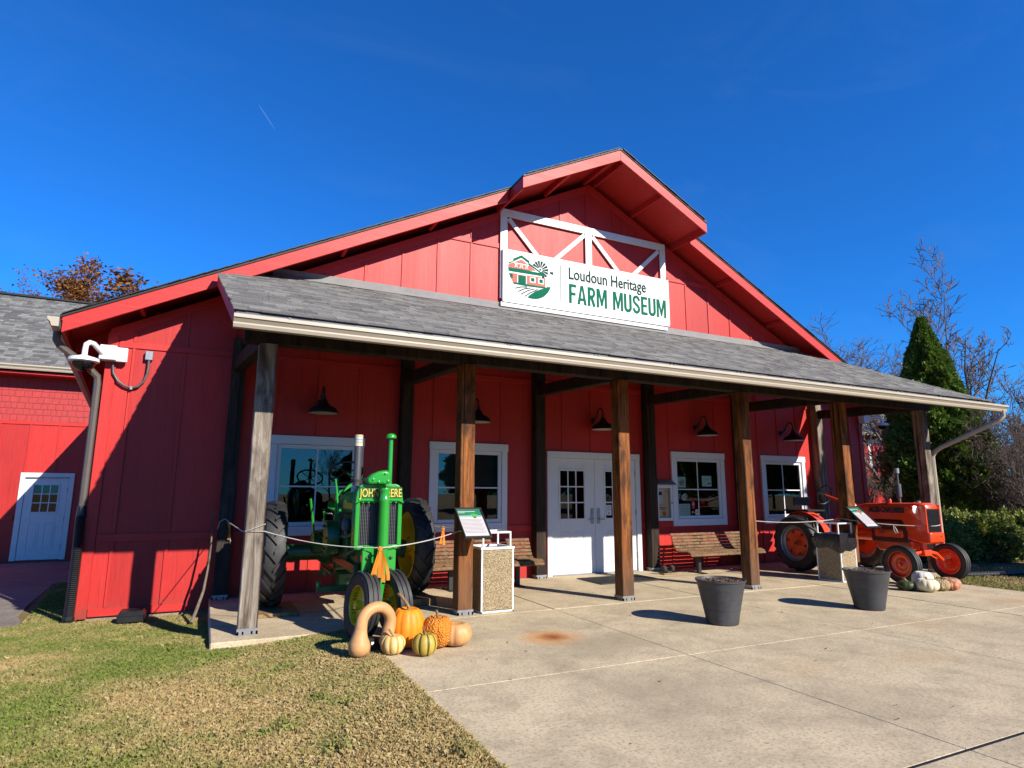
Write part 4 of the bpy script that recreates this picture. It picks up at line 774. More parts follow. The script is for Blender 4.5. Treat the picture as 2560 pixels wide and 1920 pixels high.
def infopanel(loc, label, accent):
    t = thing('info_panel', label, 'sign', loc); tilt = R(-42)                # tilted reading board on a post bracket
    g = bpy.data.objects.new('x', None); bpy.data.objects.remove(g)
    def part(name, mat, *bx, bev=0):
        m = MB()
        for b in bx: m.box(*b)
        o = m.build(name, mat, t, bev); o.rotation_euler = (R(42), 0, 0); return o
    w2, h2 = .178, .25
    part('frame', 'black', (-w2, w2, -h2, -h2 + .02, -.0, .022), (-w2, w2, h2 - .02, h2, 0, .022), (-w2, -w2 + .02, -h2 + .02, h2 - .02, 0, .022), (w2 - .02, w2, -h2 + .02, h2 - .02, 0, .022), (-w2, w2, -h2, h2, -.01, -.0005), bev=.003)
    sh = part('sheet', 'sheet', (-w2 + .02, w2 - .02, -h2 + .02, h2 - .02, 0, .008)); part('header', 'hdr', (-w2 + .022, w2 - .022, .12, h2 - .022, .0082, .0092)); part('header', 'pink2', (-w2 + .022, w2 - .022, .09, .1195, .0082, .009))
    part('print', 'sheet', (-w2 + .03, .08, .182, .192, .0094, .0098), (-w2 + .03, -.06, .163, .171, .0094, .0098)); part('picture', accent, (.02, .075, .10, .15, .0094, .0102), (.075, .10, .11, .135, .0094, .0102), (.0, .03, .12, .14, .0094, .0101))
    part('picture', 'inkd', (.035, .05, .075, .1, .0094, .0101), (.055, .07, .075, .1, .0094, .0101)); part('print', 'ink', *[(-w2 + .035, w2 - .035 - (.05 * ((k * 7) % 3) / 3), .05 - k * .022, .057 - k * .022, .0082, .0088) for k in range(11)])
    m = MB(); m.bar((0, .0, -.03), (0, .155, -.03), .05, .03); m.bar((0, .15, -.14), (0, .15, .06), .08, .012); m.build('bracket', 'black', t)
infopanel((-3.655, -2.80, 1.10), 'black framed tilted information board on the post by the green tractor', 'greenp'); infopanel((3.655, -2.80, 1.07), 'black framed tilted information board on the post by the orange tractor', 'ac')

# ropes
def rope(name, label, pts, r=.0065, extra=None):
    t = thing(name, label, 'rope', pts[0]); o0 = Vector(pts[0])
    m = MB(); m.tube([Vector(p) - o0 for p in pts], r, 6); m.build('cord', 'rope', t, smooth=60); return t, o0
def sag(a, b, s, n=14): a, b = Vector(a), Vector(b); return [a.lerp(b, i / n) - Vector((0, 0, s * 4 * (i / n) * (1 - i / n))) for i in range(n + 1)]
FX = YF - .012
t, o0 = rope('barrier_rope', 'white rope slung across the front of the green tractor', [(-6.0, -2.45, 1.13), (-6.0, FX, 1.12), (-6.19, FX, 1.05)] + sag((-6.0, FX, 1.045), (-4.90, -3.36, .895), .05) + sag((-4.90, -3.36, .895), (-3.76, FX, 1.0), .03)[1:] + [(-3.60, FX - .004, .985), (-3.55, FX, .98)])
m = MB(); m.tube([Vector((-6.19, FX, 1.05)) - o0, Vector((-6.212, -2.42, 1.04)) - o0, Vector((-6.30, -.22, 1.05)) - o0], .0065, 6); m.tube([Vector((-6.42, -.24, .95)) - o0, Vector((-6.40, -.25, 1.05)) - o0, Vector((-6.34, -.24, 1.09)) - o0, Vector((-6.28, -.23, 1.05)) - o0], .0065, 6); m.tube([Vector((-6.30, -.24, 1.06)) - o0, Vector((-6.26, -.25, .9)) - o0, Vector((-6.24, -.25, .74)) - o0], .0055, 6); m.build('cord', 'rope', t, smooth=60)
def ribbon(p, length, label, spread=.05, n=3, parent=None):
    t2 = thing('ribbon', label, 'ribbon', p); m = MB(); rs = random.Random(int(p[0] * 100)); m.obox((0, -.008, -.01), (.045, .03, .04), (0, .3, 0))
    for k in range(n):
        wv = .036; L_ = length * rs.uniform(.7, 1.05); sx = (k - (n - 1) / 2) * spread + rs.uniform(-.01, .01); vs = []
        for i in range(9):
            f = i / 8; x = sx * math.sin(f * 1.5); z = -L_ * f; y = -.012 - .012 * math.sin(f * 5 + k); tw = .5 * math.sin(f * 3 + k); vs += [(x - wv * math.cos(tw) / 2 * (.6 + .5 * f), y - wv * math.sin(tw) / 2, z), (x + wv * math.cos(tw) / 2 * (.6 + .5 * f), y + wv * math.sin(tw) / 2, z), (x + wv * math.cos(tw) / 2 * (.6 + .5 * f), y + wv * math.sin(tw) / 2 + .002, z), (x - wv * math.cos(tw) / 2 * (.6 + .5 * f), y - wv * math.sin(tw) / 2 + .002, z)]
        m.add(vs, [(i * 4 + a, i * 4 + (a + 1) % 4, i * 4 + 4 + (a + 1) % 4, i * 4 + 4 + a) for i in range(8) for a in range(4)] + [(32, 33, 34, 35), (3, 2, 1, 0)])
    m.build('tail', 'ribbon', t2, smooth=50)
ribbon((-4.93, -3.375, .90), .38, 'orange ribbon tied to the rope in front of the green tractor', .045, 5)
ribbon((-6.27, -.25, 1.03), .22, 'orange ribbon on the rope at the leftmost back post', .10, 1)
ribbon((-3.55, -1.45, .98), .30, 'orange ribbon on the rope by the left bench', .06, 2)
rope('barrier_rope', 'thin rope behind the information board on the right of the green tractor', [(-3.60, -.36, 1.02)] + sag((-3.57, -.6, 1.0), (-3.57, -2.40, 1.02), .03))
t, o0 = rope('barrier_rope', 'white rope slung around the orange tractor', sag((1.33, -2.44, 1.04), (3.56, -2.45, 1.04), .05) + sag((3.56, FX, 1.02), (4.50, -3.50, .94), .03) + [(4.62, -3.51, .95), (4.74, -3.46, .97)] + sag((4.78, -3.4, .98), (6.0, FX, 1.06), .03))
m = MB(); m.tube([Vector(p) - o0 for p in ((4.05, -3.08, .94), (4.03, -3.09, .87), (4.06, -3.1, .80), (4.08, -3.1, .87), (4.06, -3.08, .94))], .006, 6); m.tube([Vector(p) - o0 for p in ((4.06, -3.08, .94), (4.10, -3.1, .86), (4.12, -3.1, .81))], .006, 6); m.build('knot', 'rope', t, smooth=60)

# mats, boxes, odds and ends
t = thing('door_mat', 'dark ribbed rubber mat before the double doors', 'mat', (-.08, -.85, 0)); B('mat', 'mat', t, (-.65, .65, -.38, .38, .0, .012), bev=.004)
B('rib', 'mat', t, *[(-.62 + k * .04, -.60 + k * .04, -.35, .35, .0121, .019) for k in range(31)])
t = thing('boot_brush', 'small boot brush on a wooden base beside the post right of the doors', 'boot brush', (1.16, -.62, 0)); m = MB(); m.box(-.16, .14, -.09, .07, .0, .028); m.build('base', 'lumber', t, .004)
for x in (-.1, .08): m = MB(); m.lathe([(.05, -.03), (.065, -.01), (.065, .02), (.05, .035)], (x, -.01, .095), (1, 0, 0), 14); m.build('brush', 'brush', t, smooth=40)
m = MB(); m.box(-.065, .045, -.06, .04, .0285, .06); m.build('brush', 'brush', t)
t = thing('bait_box', 'black plastic bait box against the foundation at the left corner', 'bait box', (-7.33, -.36, -.165)); m = MB(); m.prism([(-.15, 0), (.15, 0), (.15, .08), (.12, .13), (-.12, .13), (-.15, .08)], -.13, .13); m.build('box', 'blackpl', t, .008); m = MB(); m.prism([(-.155, .075), (.155, .075), (.155, .085), (.124, .137), (-.124, .137), (-.155, .085)], -.135, .135); m.build('lid', 'blackpl', t, .006)
t = thing('stick', 'long dry crooked stick leaning on the leftmost back post', 'stick', (-6.64, -.86, -.16)); m = MB(); m.tube([(0, 0, 0), (.05, .15, .14), (.11, .33, .34), (.14, .45, .6), (.155, .52, .9), (.15, .58, 1.12), (.14, .62, 1.3), (.135, .65, 1.45)], [.024, .022, .018, .015, .013, .011, .008, .004], 7); m.tube([(.148, .60, 1.2), (.175, .62, 1.3), (.185, .63, 1.36)], [.006, .004, .002], 5); m.build('branch', 'stick', t, smooth=60)
t = thing('timber_block', 'flat plank under the left rear wheel of the green tractor', 'plank'); t.location = (-5.72, -1.35, 0); B('plank', 'lumber', t, (-.22, .24, -.45, .35, .0, .045), bev=.004)
t = thing('timber_block', 'wooden block under the right rear wheel of the green tractor', 'plank'); t.location = (-3.93, -1.40, 0); B('plank', 'lumber', t, (-.22, .18, -.42, .35, .0, .09), bev=.004)
t = thing('marker_box', 'small black box behind the crooked-neck gourd', 'box', (-5.07, -3.80, -.03)); m = MB(); m.prism([(-.06, 0), (.06, 0), (.055, .13), (-.055, .15)], -.05, .05); m.build('case', 'blackpl', t, .006); B('tab', 'paper', t, (-.03, -.005, -.054, -.051, .09, .115))
t = thing('drain_pipe', 'black corrugated pipe lying along the bed right of the orange tractor', 'pipe', (5.7, -2.95, -.03)); m = MB(); n = 90; pts = [(i / n * 3.2, -.5 * i / n - .15 * math.sin(i / n * 3) , .05) for i in range(n)]; m.tube(pts, [.05 if i % 2 else .042 for i in range(n)], 10); m.build('hose', 'blackpl', t, smooth=20)

# ================================================================== pumpkins
def pumpmat(name, base, second=None, ribs=0, warts=0., rough=.55):
    m, t, p = newmat(name); tc = nd(t, 'TexCoord'); v = tc.outputs['Object']
    c = ramp(t, noise(t, v, 9, 6), [(.3, cl(base, .78)), (.7, cl(base, 1.15))]); c = mixc(t, c, cl(base, .45), ramp(t, noise(t, v, 22, 8, .8), [(.6, (0, 0, 0)), (.75, (.6, .6, .6))]))
    if second:
        a = nd(t, 'VertexColor', _layer_name='Col'); sp_ = nd(t, 'SeparateColor'); t.links.new(a.outputs[0], sp_.inputs[0])
        ad = nd(t, 'Math', _operation='MULTIPLY_ADD'); ad.inputs[1].default_value = .5; t.links.new(noise(t, v, 40, 4, .7), ad.inputs[0]); t.links.new(sp_.outputs[0], ad.inputs[2])
        c = mixc(t, c, second, ramp(t, ad.outputs[0], [(.62, (0, 0, 0)), (.85, (1, 1, 1))]))
    t.links.new(c, p.inputs['Base Color']); p.inputs['Roughness'].default_value = rough; p.inputs['Specular IOR Level'].default_value = .4
    if warts:
        vo = nd(t, 'TexVoronoi', Scale=60); t.links.new(v, vo.inputs['Vector']); iv = nd(t, 'Math', _operation='SUBTRACT'); iv.inputs[0].default_value = .8; t.links.new(vo.outputs['Distance'], iv.inputs[1]); bump(t, p, iv.outputs[0], warts, .02)
    else: bump(t, p, noise(t, v, 60, 3), .08, .004)
    return m
def pumpkin(name, label, loc, r, h, mat, ribs=10, depth=.07, stem=.1, squash=1., stripe=False, lumps=0., stemmat='lumber', tilt=(0, 0, 0), stemr=.014, lean=.3, cat='pumpkin', group='pumpkins and gourds by the tractors'):
    t = thing(name, label, cat, loc, group=group); n = ribs * 8; rows = 22; vs = []; cs = []; rs = random.Random(int(abs(loc[0]) * 1000))
    for i in range(rows + 1):
        f = i / rows; ph = -math.pi / 2 + math.pi * f; pr = math.cos(ph) ** .72 if 0 < f < 1 else .0; zz = math.sin(ph)
        for k in range(n):
            a = 2 * math.pi * k / n; rb = 1 - depth * (1 - abs(math.sin(a * ribs / 2)) ** .7) * (.4 + .6 * pr); lp = 1 + (lumps * rs.uniform(-1, 1) if 0 < i < rows else 0)
            dip = .16 * max(0, 1 - (pr / .55) ** 2) * h
            vs.append((r * pr * rb * lp * math.cos(a), r * pr * rb * lp * math.sin(a) * squash, h / 2 + (zz * h / 2 - (dip if zz > 0 else -dip * .4)) * (1 + .0)))
    m = MB(); fs = [(i * n + k, i * n + (k + 1) % n, (i + 1) * n + (k + 1) % n, (i + 1) * n + k) for i in range(rows) for k in range(n)]
    m.add(vs, fs)
    if stripe: m.c = [((1.0 if (abs(math.sin((k + .5) / n * math.pi * ribs)) < .52) else 0.0,) * 3) for i in range(rows) for k in range(n)]
    o = m.build('body', mat, t, smooth=70); o.rotation_euler = tilt
    if stem:
        s_ = MB(); z0 = h * (1 - .16) - .02; pts = [(0, 0, z0), (lean * .1 * stem, 0, z0 + stem * .35), (-lean * .35 * stem, -.1 * stem, z0 + stem * .7), (-lean * stem, -.15 * stem, z0 + stem + .02)]
        s_.tube(pts, [stemr * 2.0, stemr * 1.2, stemr, stemr * 1.15], 7); so_ = s_.build('stem', stemmat, t, smooth=30); so_.rotation_euler = tilt
    return t
PO = pumpmat('orange_pumpkin', (.82, .25, .008)); PT = pumpmat('tan_pumpkin', (.66, .34, .13)); PW = pumpmat('warty_orange', (.62, .20, .015), (.66, .34, .05), warts=.9); PS = pumpmat('cream_striped', (.66, .50, .2), (.55, .22, .02)); PG = pumpmat('green_striped', (.62, .42, .06), (.07, .09, .012)); PGd = pumpmat('green_pumpkin', (.05, .07, .022)); PCm = pumpmat('cream_pumpkin', (.72, .64, .42)); PWh = pumpmat('white_pumpkin', (.70, .66, .56)); PWt = pumpmat('warty_tan', (.55, .40, .2), warts=.9); PK = pumpmat('pink_pumpkin', (.55, .27, .15)); PR_ = pumpmat('turban', (.55, .12, .05), (.6, .38, .2))
pumpkin('pumpkin', 'large bright orange pumpkin with long curved stem before the green tractor', (-4.76, -3.86, 0), .168, .385, PO, 11, .06, .19, stemr=.016, lean=.55)
pumpkin('pumpkin', 'warty orange pumpkin right of the large orange one', (-4.49, -3.96, 0), .152, .30, PW, 10, .05, .09, lumps=.035, stemr=.013, lean=.2)
pumpkin('pumpkin', 'pale tan ribbed pumpkin at the right end of the left group', (-4.30, -3.97, 0), .155, .225, PT, 9, .08, .0)
pumpkin('pumpkin', 'small cream and orange striped pumpkin before the crooked-neck gourd', (-4.94, -4.02, 0), .115, .175, PS, 9, .10, .075, stripe=True, stemr=.009, lean=.6)
pumpkin('pumpkin', 'small yellow and green striped squash at the front of the left group', (-4.69, -4.19, 0), .115, .20, PG, 8, .11, .08, stripe=True, stemr=.010, lean=.3)
pumpkin('pumpkin', 'flat cream-white pumpkin at the front of the right group', (3.43, -3.90, 0), .168, .20, PCm, 12, .06, .05, stemr=.012)
pumpkin('pumpkin', 'dark green squash at the left end of the right group', (3.28, -3.68, 0), .145, .15, PGd, 10, .05, .06, stemr=.02, lean=1.2)
pumpkin('pumpkin', 'white pumpkin standing highest in the right group', (3.74, -3.66, .0), .155, .27, PWh, 10, .06, .0)
pumpkin('pumpkin', 'warty tan gourd in the middle of the right group', (3.72, -3.92, 0), .14, .18, PWt, 9, .05, .0, lumps=.04)
pumpkin('pumpkin', 'red and tan turban squash at the front right of the right group', (3.92, -3.97, 0), .115, .14, PR_, 8, .12, .0, stripe=True)
pumpkin('pumpkin', 'pinkish ribbed pumpkin at the right end of the right group', (4.10, -3.86, 0), .15, .175, PK, 9, .10, .03, stemr=.01)
t = thing('gourd', 'tan crooked-neck gourd arching like a horseshoe before the front wheel', 'gourd', (-5.14, -3.93, 0), R(8), group='pumpkins and gourds by the tractors')
ctr = []; rad = []
for i in range(29):
    f = i / 28
    if f < .22: q = f / .22; ctr.append((-.105 - .02 * math.sin(q * 3.14), -.06, .075 + .19 * q)); rad.append(.02 + .078 * math.sin(min(1, q * 1.6) * 1.571) if q < .55 else .098 - (q - .55) / .45 * .043)
    elif f < .78: q = (f - .22) / .56; a = math.pi * (1 - q); ctr.append((.045 + .15 * math.cos(a), -.06 + .04 * q, .265 + .15 * math.sin(a))); rad.append(.055 - .004 * math.sin(q * 3))
    else: q = (f - .78) / .22; ctr.append((.195 - .035 * q - .03 * q * q, -.02, .265 - .22 * q)); rad.append(.055 + .004 * math.sin(q * 3) - (.03 if q > .93 else 0))
k_ = next(i for i, c_ in enumerate(ctr) if c_[2] > .262); bz = [(.003, .03), (.014, .066), (.045, .094), (.09, .1), (.13, .092), (.17, .074), (.21, .062), (.245, .056)]
ctr = [(-.105 - .012 * math.sin(z_ * 12), -.06, z_) for z_, _ in bz] + ctr[k_:]; rad = [r_ for _, r_ in bz] + rad[k_:]; m = MB(); m.tube(ctr, rad, 20); m.build('body', PT, t, smooth=70)
m = MB(); m.tube([(.135, -.02, .04), (.12, -.03, .02), (.13, -.05, .015)], [.012, .008, .006], 6); m.build('stem', 'lumber', t)

# ================================================================== tractors
def ringpts(c, axis, rad, n=28):
    a = Vector(axis).normalized(); x = a.orthogonal().normalized(); y = a.cross(x); c = Vector(c)
    return [c + (x * math.cos(k / n * 2 * math.pi) + y * math.sin(k / n * 2 * math.pi)) * rad for k in range(n + 1)]
def tyre(m, r, w, ri, n=48):
    h = w / 2; m.lathe([(ri, -h * .78), (ri + .02, -h * .84), ((r + ri) / 2, -h * 1.0), (r * .93, -h * .98), (r * .975, -h * .84), (r, -h * .5), (r * 1.004, 0), (r, h * .5), (r * .975, h * .84), (r * .93, h * .98), ((r + ri) / 2, h), (ri + .02, h * .84), (ri, h * .78), (ri - .012, h * .5), (ri - .012, -h * .5)], axis=(1, 0, 0), n=n, close=True)
def lugs(m, r, w, n, hgt=.032, flip=1):
    def P(x, a, rr): return (x, rr * math.sin(a), rr * math.cos(a))
    for k in range(n):
        for sd_ in (-1, 1):
            a0 = 2 * math.pi * (k + (.5 if sd_ > 0 else 0)) / n; vs = []; da = .62 * 2.6 * math.pi / n * flip; th = .040 / r
            for i in range(5):
                f = i / 4; x = sd_ * (-.012 + (w / 2 + .005) * f); aa = a0 + da * f; rr = r - (.03 * (f ** 3)); t_ = th * (.42 + .12 * f)
                vs += [P(x, aa - t_ * 1.25, rr - .01), P(x, aa - t_, rr + hgt), P(x, aa + t_, rr + hgt), P(x, aa + t_ * 1.25, rr - .01)]
            # lug wraps down the shoulder
            x = sd_ * (w / 2 + .006); aa = a0 + da * 1.12; vs += [P(x, aa - th * .6, r * .86), P(x + sd_ * .004, aa - th * .5, r * .88), P(x + sd_ * .004, aa + th * .5, r * .88), P(x, aa + th * .6, r * .86)]
            m.add(vs, [(i * 4 + a, i * 4 + (a + 1) % 4, i * 4 + 4 + (a + 1) % 4, i * 4 + 4 + a) for i in range(5) for a in range(4)] + [(3, 2, 1, 0), (20, 21, 22, 23)])
def ribs(m, r, w, xs):
    for x in xs: m.lathe([(r - .004, x - w * .12), (r + .012, x - w * .10), (r + .013, x + w * .10), (r - .004, x + w * .12)], axis=(1, 0, 0), n=48, close=True)

# ---- the green tractor
jt = thing('tractor', 'green row-crop tractor with yellow wheels and twin front tyres under the porch', 'tractor', (-4.86, -1.25, 0), R(-1.2))
def jd_rear(x, sgn, zc):
    m = MB(); tyre(m, .622, .27, .44); lugs(m, .622, .27, 19, flip=1); wv = m.build('rear_wheel', 'rubber', jt, smooth=35, fix=True); wv.location = (x, 0, zc)
    m = MB(); m.lathe([(.455, -.11), (.455, .11), (.44, .115), (.425, .105), (.41, .06), (.41, -.06), (.425, -.105), (.44, -.115)], axis=(1, 0, 0), n=40, close=True); q = sgn; m.lathe([(.13, q * .02), (.3, q * .05), (.415, q * .085), (.415, q * .097), (.3, q * .064), (.13, q * .036)], axis=(1, 0, 0), n=40, close=True); m.build('rim', 'yel', wv, smooth=35)
    m = MB(); m.lathe([(.02, -.13), (.07, -.12), (.085, -.05), (.15, -.045), (.15, .02), (.085, .03), (.075, .1), (.02, .11)], axis=(1, 0, 0), n=20)
    for k in range(8): a = k / 8 * 6.283; m.lathe([(.014, -.075), (.014, .06)], (0, .12 * math.sin(a), .12 * math.cos(a)), (1, 0, 0), 6)
    m.build('hub', 'yel', wv, smooth=35)
    m = MB()
    for k in range(8): a = k / 8 * 6.283; m.bar((sgn * .015, .14 * math.sin(a), .14 * math.cos(a)), (sgn * .075, .41 * math.sin(a), .41 * math.cos(a)), .05, .03, (1, 0, 0))
    m.build('spoke', 'yel', wv, .006)
jd_rear(-.925, -1, .65 + .045); jd_rear(.945, 1, .65 + .09)
def jd_front(x, tilt):
    m = MB(); tyre(m, .315, .155, .19, 40); ribs(m, .315, .155, (-.05, 0, .05)); wv = m.build('front_wheel', 'rubber', jt, smooth=35); st_ = R(11); wv.location = (x * math.cos(st_), -2.02 + x * math.sin(st_), .326); wv.rotation_euler = (0, tilt, st_)
    s = 1 if x > 0 else -1
    m = MB(); m.lathe([(.20, -.06), (.2, .06), (.185, .064), (.178, .045), (.178, -.045), (.185, -.064)], axis=(1, 0, 0), n=32, close=True); m.lathe([(.03, s * .03), (.1, s * .015), (.18, s * .0), (.18, s * -.008), (.1, s * .004), (.03, s * .018)], axis=(1, 0, 0), n=32, close=True); m.build('rim', 'yel', wv, smooth=35)
    m = MB(); m.lathe([(.015, s * .085), (.04, s * .08), (.05, s * .03), (.06, s * -.02), (.05, s * -.06)], axis=(1, 0, 0), n=16); 
    for k in range(6): a = k / 6 * 6.283; m.lathe([(.009, s * .0), (.009, s * .032)], (0, .085 * math.sin(a), .085 * math.cos(a)), (1, 0, 0), 6)
    m.build('hub', 'yel', wv, smooth=35)
jd_front(-.175, R(5)); jd_front(.175, R(-5))
m = MB(); m.tube([(-.2, -2.02, .325), (.2, -2.02, .325)], .028, 10); m.lathe([(.045, 0), (.05, .08), (.07, .3), (.075, .45)], (0, -2.02, .29), n=16); m.build('front_spindle', 'jd', jt, smooth=40)
# pedestal column in front of the radiator
m = MB(); m.lathe([(.05, .62), (.056, .70), (.055, 1.36), (.058, 1.37), (.058, 1.40), (.052, 1.41), (.052, 1.47), (.056, 1.48), (.056, 1.505), (.054, 1.51), (.07, 1.525)], (.028, -2.01, 0), n=24); m.build('pedestal', 'jd', jt, smooth=35)
m = MB(); m.prism([(-.145, .60), (-.16, .66), (-.17, .90), (.17, .90), (.16, .66), (.1, .56), (-.04, .56)], -1.965, -1.80); m.build('front_bolster', 'jd', jt, .015)
m = MB()
for x in (-.125, .125):
    for z in (.655, .78): m.lathe([(.03, 0), (.03, .012), (.02, .014), (.02, .03), (.008, .032), (.008, .045)], (x, -1.965, z), (0, -1, 0), 10)
m.build('bolt', 'jdd', jt, smooth=40)
B('front_plate', 'jd', jt, (-.18, -.075, -1.985, -1.966, .60, .86), bev=.008); B('front_plate', 'jd', jt, (.075, .18, -1.985, -1.966, .60, .86), bev=.008)
# radiator
m = MB(); m.box(-.255, -.205, -1.90, -1.72, .86, 1.37); m.box(.205, .255, -1.90, -1.72, .86, 1.37); m.box(-.255, .255, -1.90, -1.72, .86, .905); m.build('radiator_frame', 'jd', jt, .012, seg=2)
B('radiator_core', 'grill', jt, (-.204, .204, -1.86, -1.75, .906, 1.355))
m = MB()
for k in range(22): x = -.196 + k * .0187; m.box(x, x + .005, -1.874, -1.861, .907, 1.354)
for k in range(11): z = .93 + k * .04; m.box(-.203, .203, -1.867, -1.8605, z, z + .004)
m.build('radiator_fins', 'pipe', jt)
m = MB(); m.prism([(-.262, 1.357), (.262, 1.357), (.25, 1.46), (.22, 1.535), (.18, 1.555), (-.18, 1.555), (-.22, 1.535), (-.25, 1.46)], -1.915, -1.70); tank = m.build('radiator_top', 'jd', jt, .014, seg=2)
m = MB(); m.prism([(-.262, 1.345), (-.20, 1.372), (.2, 1.372), (.262, 1.345), (.262, 1.366), (.2, 1.385), (-.2, 1.385), (-.262, 1.366)], -1.93, -1.88)
for k in range(9): x = -.24 + k * .06; m.lathe([(.013, 0), (.013, .03)], (x, -1.905, 1.345), (0, 0, 1), 8)
m.build('tank_flange', 'jd', jt, .004)
B('name_plate', 'jdd', jt, (-.222, .242, -1.923, -1.9155, 1.403, 1.52), bev=.003)
o = fit_text('lettering', 'JOHN DEERE', 'yelp', jt, -.225, .235, 1.415, .092, -1.927, .01, .003)
m = MB(); m.lathe([(.05, 0), (.055, .02), (.04, .035), (.02, .04)], (.06, -1.80, 1.552), n=14); m.build('radiator_cap', 'jd', jt, smooth=40)
# steering gear housing over the pedestal
m = MB(); m.prism([(-.15, 1.548), (-.165, 1.60), (-.11, 1.655), (-.04, 1.69), (.05, 1.705), (.10, 1.665), (.105, 1.60), (.09, 1.548)], -2.0, -1.83); m.build('steering_gear', 'jd', jt, .035, smooth=40, seg=3)
m = MB()
for bx_, bz_ in ((-.10, 1.60), (.03, 1.665), (.06, 1.585), (-.04, 1.575)): m.lathe([(.012, 0), (.012, .012), (.006, .014)], (bx_, -2.0, bz_), (0, -1, 0), 8)
m.build('bolt', 'jd', jt, smooth=30)
m = MB(); m.lathe([(.014, 0), (.014, .05)], (.03, -2.04, 1.54), (0, -1, 0), 8); m.tube([(.0, -1.83, 1.60), (-.03, -.9, 1.62), (-.05, -.55, 1.66)], .014, 8); m.build('steering_shaft', 'jd', jt, smooth=40)
# stacks
m = MB(); m.lathe([(.043, 0), (.043, .05), (.047, .055), (.047, .07), (.042, .075), (.041, .44)], (-.215, -1.70, 1.54), n=20); st = m.build('exhaust_stack', 'pipe', jt, smooth=40)
m = MB(); m.lathe([(.046, .0), (.046, .125), (.040, .125), (.040, .02)], (-.215, -1.70, 1.972), n=20); m.build('can', 'can', st, smooth=40)
m = MB(); m.lathe([(.0463, .062), (.0463, .082), (.0462, .082), (.0462, .062)], (-.215, -1.70, 1.972), n=20, close=True); m.build('can_stripe', 'canb', st); m = MB(); m.lathe([(.0464, .03), (.0464, .05), (.0462, .05), (.0462, .03)], (-.215, -1.70, 1.972), n=20, close=True); m.lathe([(.0464, .1), (.0464, .118), (.0462, .118), (.0462, .1)], (-.215, -1.70, 1.972), n=20, close=True); m.build('can_stripe', 'cany', st)
m = MB(); m.lathe([(.032, 1.54), (.026, 1.58), (.0255, 1.95), (.024, 2.08)], (.135, -1.76, 0), n=16); ai = m.build('air_intake', 'jd', jt, smooth=40)
m = MB(); m.lathe([(.03, 2.065), (.058, 2.068), (.06, 2.082), (.054, 2.105), (.035, 2.12), (.01, 2.125)], (.135, -1.76, 0), n=20); m.build('cap', 'jd', ai, smooth=40)
# hood, tank, engine
m = MB(); m.prism([(-.19, 1.22), (-.2, 1.36), (-.16, 1.46), (0, 1.49), (.16, 1.46), (.2, 1.36), (.19, 1.22)], -1.70, -.62); m.build('hood', 'jdd', jt, .02, smooth=40)
B('decal', 'yelp', jt, (-.2035, -.2005, -1.45, -.85, 1.27, 1.34))
m = MB(); m.box(-.17, .17, -1.72, -.3, .62, 1.22); m.box(-.22, .22, -1.25, -.75, .68, 1.1); m.build('engine', 'jdd', jt, .02)
m = MB(); m.lathe([(.02, -.14), (.19, -.14), (.2, -.12), (.2, .0), (.05, .0)], (-.26, -.85, .93), (1, 0, 0), 24); m.build('flywheel', 'jdd', jt, smooth=35)
m = MB(); m.lathe([(.03, .12), (.15, .12), (.155, .11), (.155, -.02), (.03, -.02)], (.30, -.85, .93), (1, 0, 0), 24); m.build('belt_pulley', 'jdd', jt, smooth=35)
for s in (-1, 1): B('frame_rail', 'jdd', jt, (s * .2 - .025, s * .2 + .025, -1.80, -.2, .60, .70), bev=.006)
m = MB(); m.box(-.2, .2, -.35, .25, .48, .98); m.prism([(-.28, .25), (.02, .22), (.06, .5), (-.1, .55), (-.3, .45)], -.14, .14, 'x'); m.build('transmission', 'jdd', jt, .03)
for s in (-1, 1):
    m = MB(); m.lathe([(.17, .2), (.15, .3), (.105, .36), (.10, .74), (.125, .75), (.125, .8)], (0, 0, .69), (s, 0, 0), 18); m.build('axle_housing', 'jdd', jt, smooth=40)
    m = MB(); m.lathe([(.13, 0), (.15, .01), (.15, .14), (.1, .16)], (s * .30, -.06, .82), (s, 0, 0), 18); m.build('brake_drum', 'jdd', jt, smooth=40)
B('drawbar', 'jdd', jt, (-.3, .3, .28, .36, .36, .41), (-.04, .04, -.3, .5, .33, .36)); B('platform', 'jdd', jt, (-.26, .26, .25, .75, .60, .63))
m = MB(); m.tube([(-.32, -1.02, .52), (-.32, -.3, .52), (-.3, -.28, .42)], .022, 8); m.box(-.52, -.1, -1.28, -1.20, .36, .42); m.lathe([(.028, 0), (.028, .06)], (-.5, -1.24, .42), n=10); m.build('side_linkage', 'jdd', jt, smooth=40)
# controls
def rods(name, mat, *paths, r=.011):
    m = MB()
    for p in paths: m.tube(p, r, 8)
    return m.build(name, mat, jt, smooth=40)
rods('lever', 'jd', [(-.42, -.15, .80), (-.47, -.22, 1.1), (-.52, -.27, 1.38)], r=.016); rods('lever', 'jd', [(-.30, -.3, .85), (-.33, -.34, 1.05), (-.36, -.38, 1.22)], r=.014); rods('lever', 'jd', [(-.24, -.75, 1.2), (-.27, -.72, 1.5), (-.27, -.6, 1.62)], r=.012)
m = MB(); m.bar((-.22, -.5, 1.1), (-.22, -.5, 1.45), .04, .05); m.bar((-.2, -.5, 1.45), (-.05, -.5, 1.56), .03, .04); m.build('control_bracket', 'jd', jt, .004)
rods('pedal', 'jdd', [(-.32, -.12, .75), (-.40, -.3, .95)], [(.32, -.12, .75), (.40, -.3, .95)], r=.014); B('pedal', 'jdd', jt, (-.47, -.34, -.36, -.28, .95, .97)); B('pedal', 'jdd', jt, (.34, .47, -.36, -.28, .95, .97))
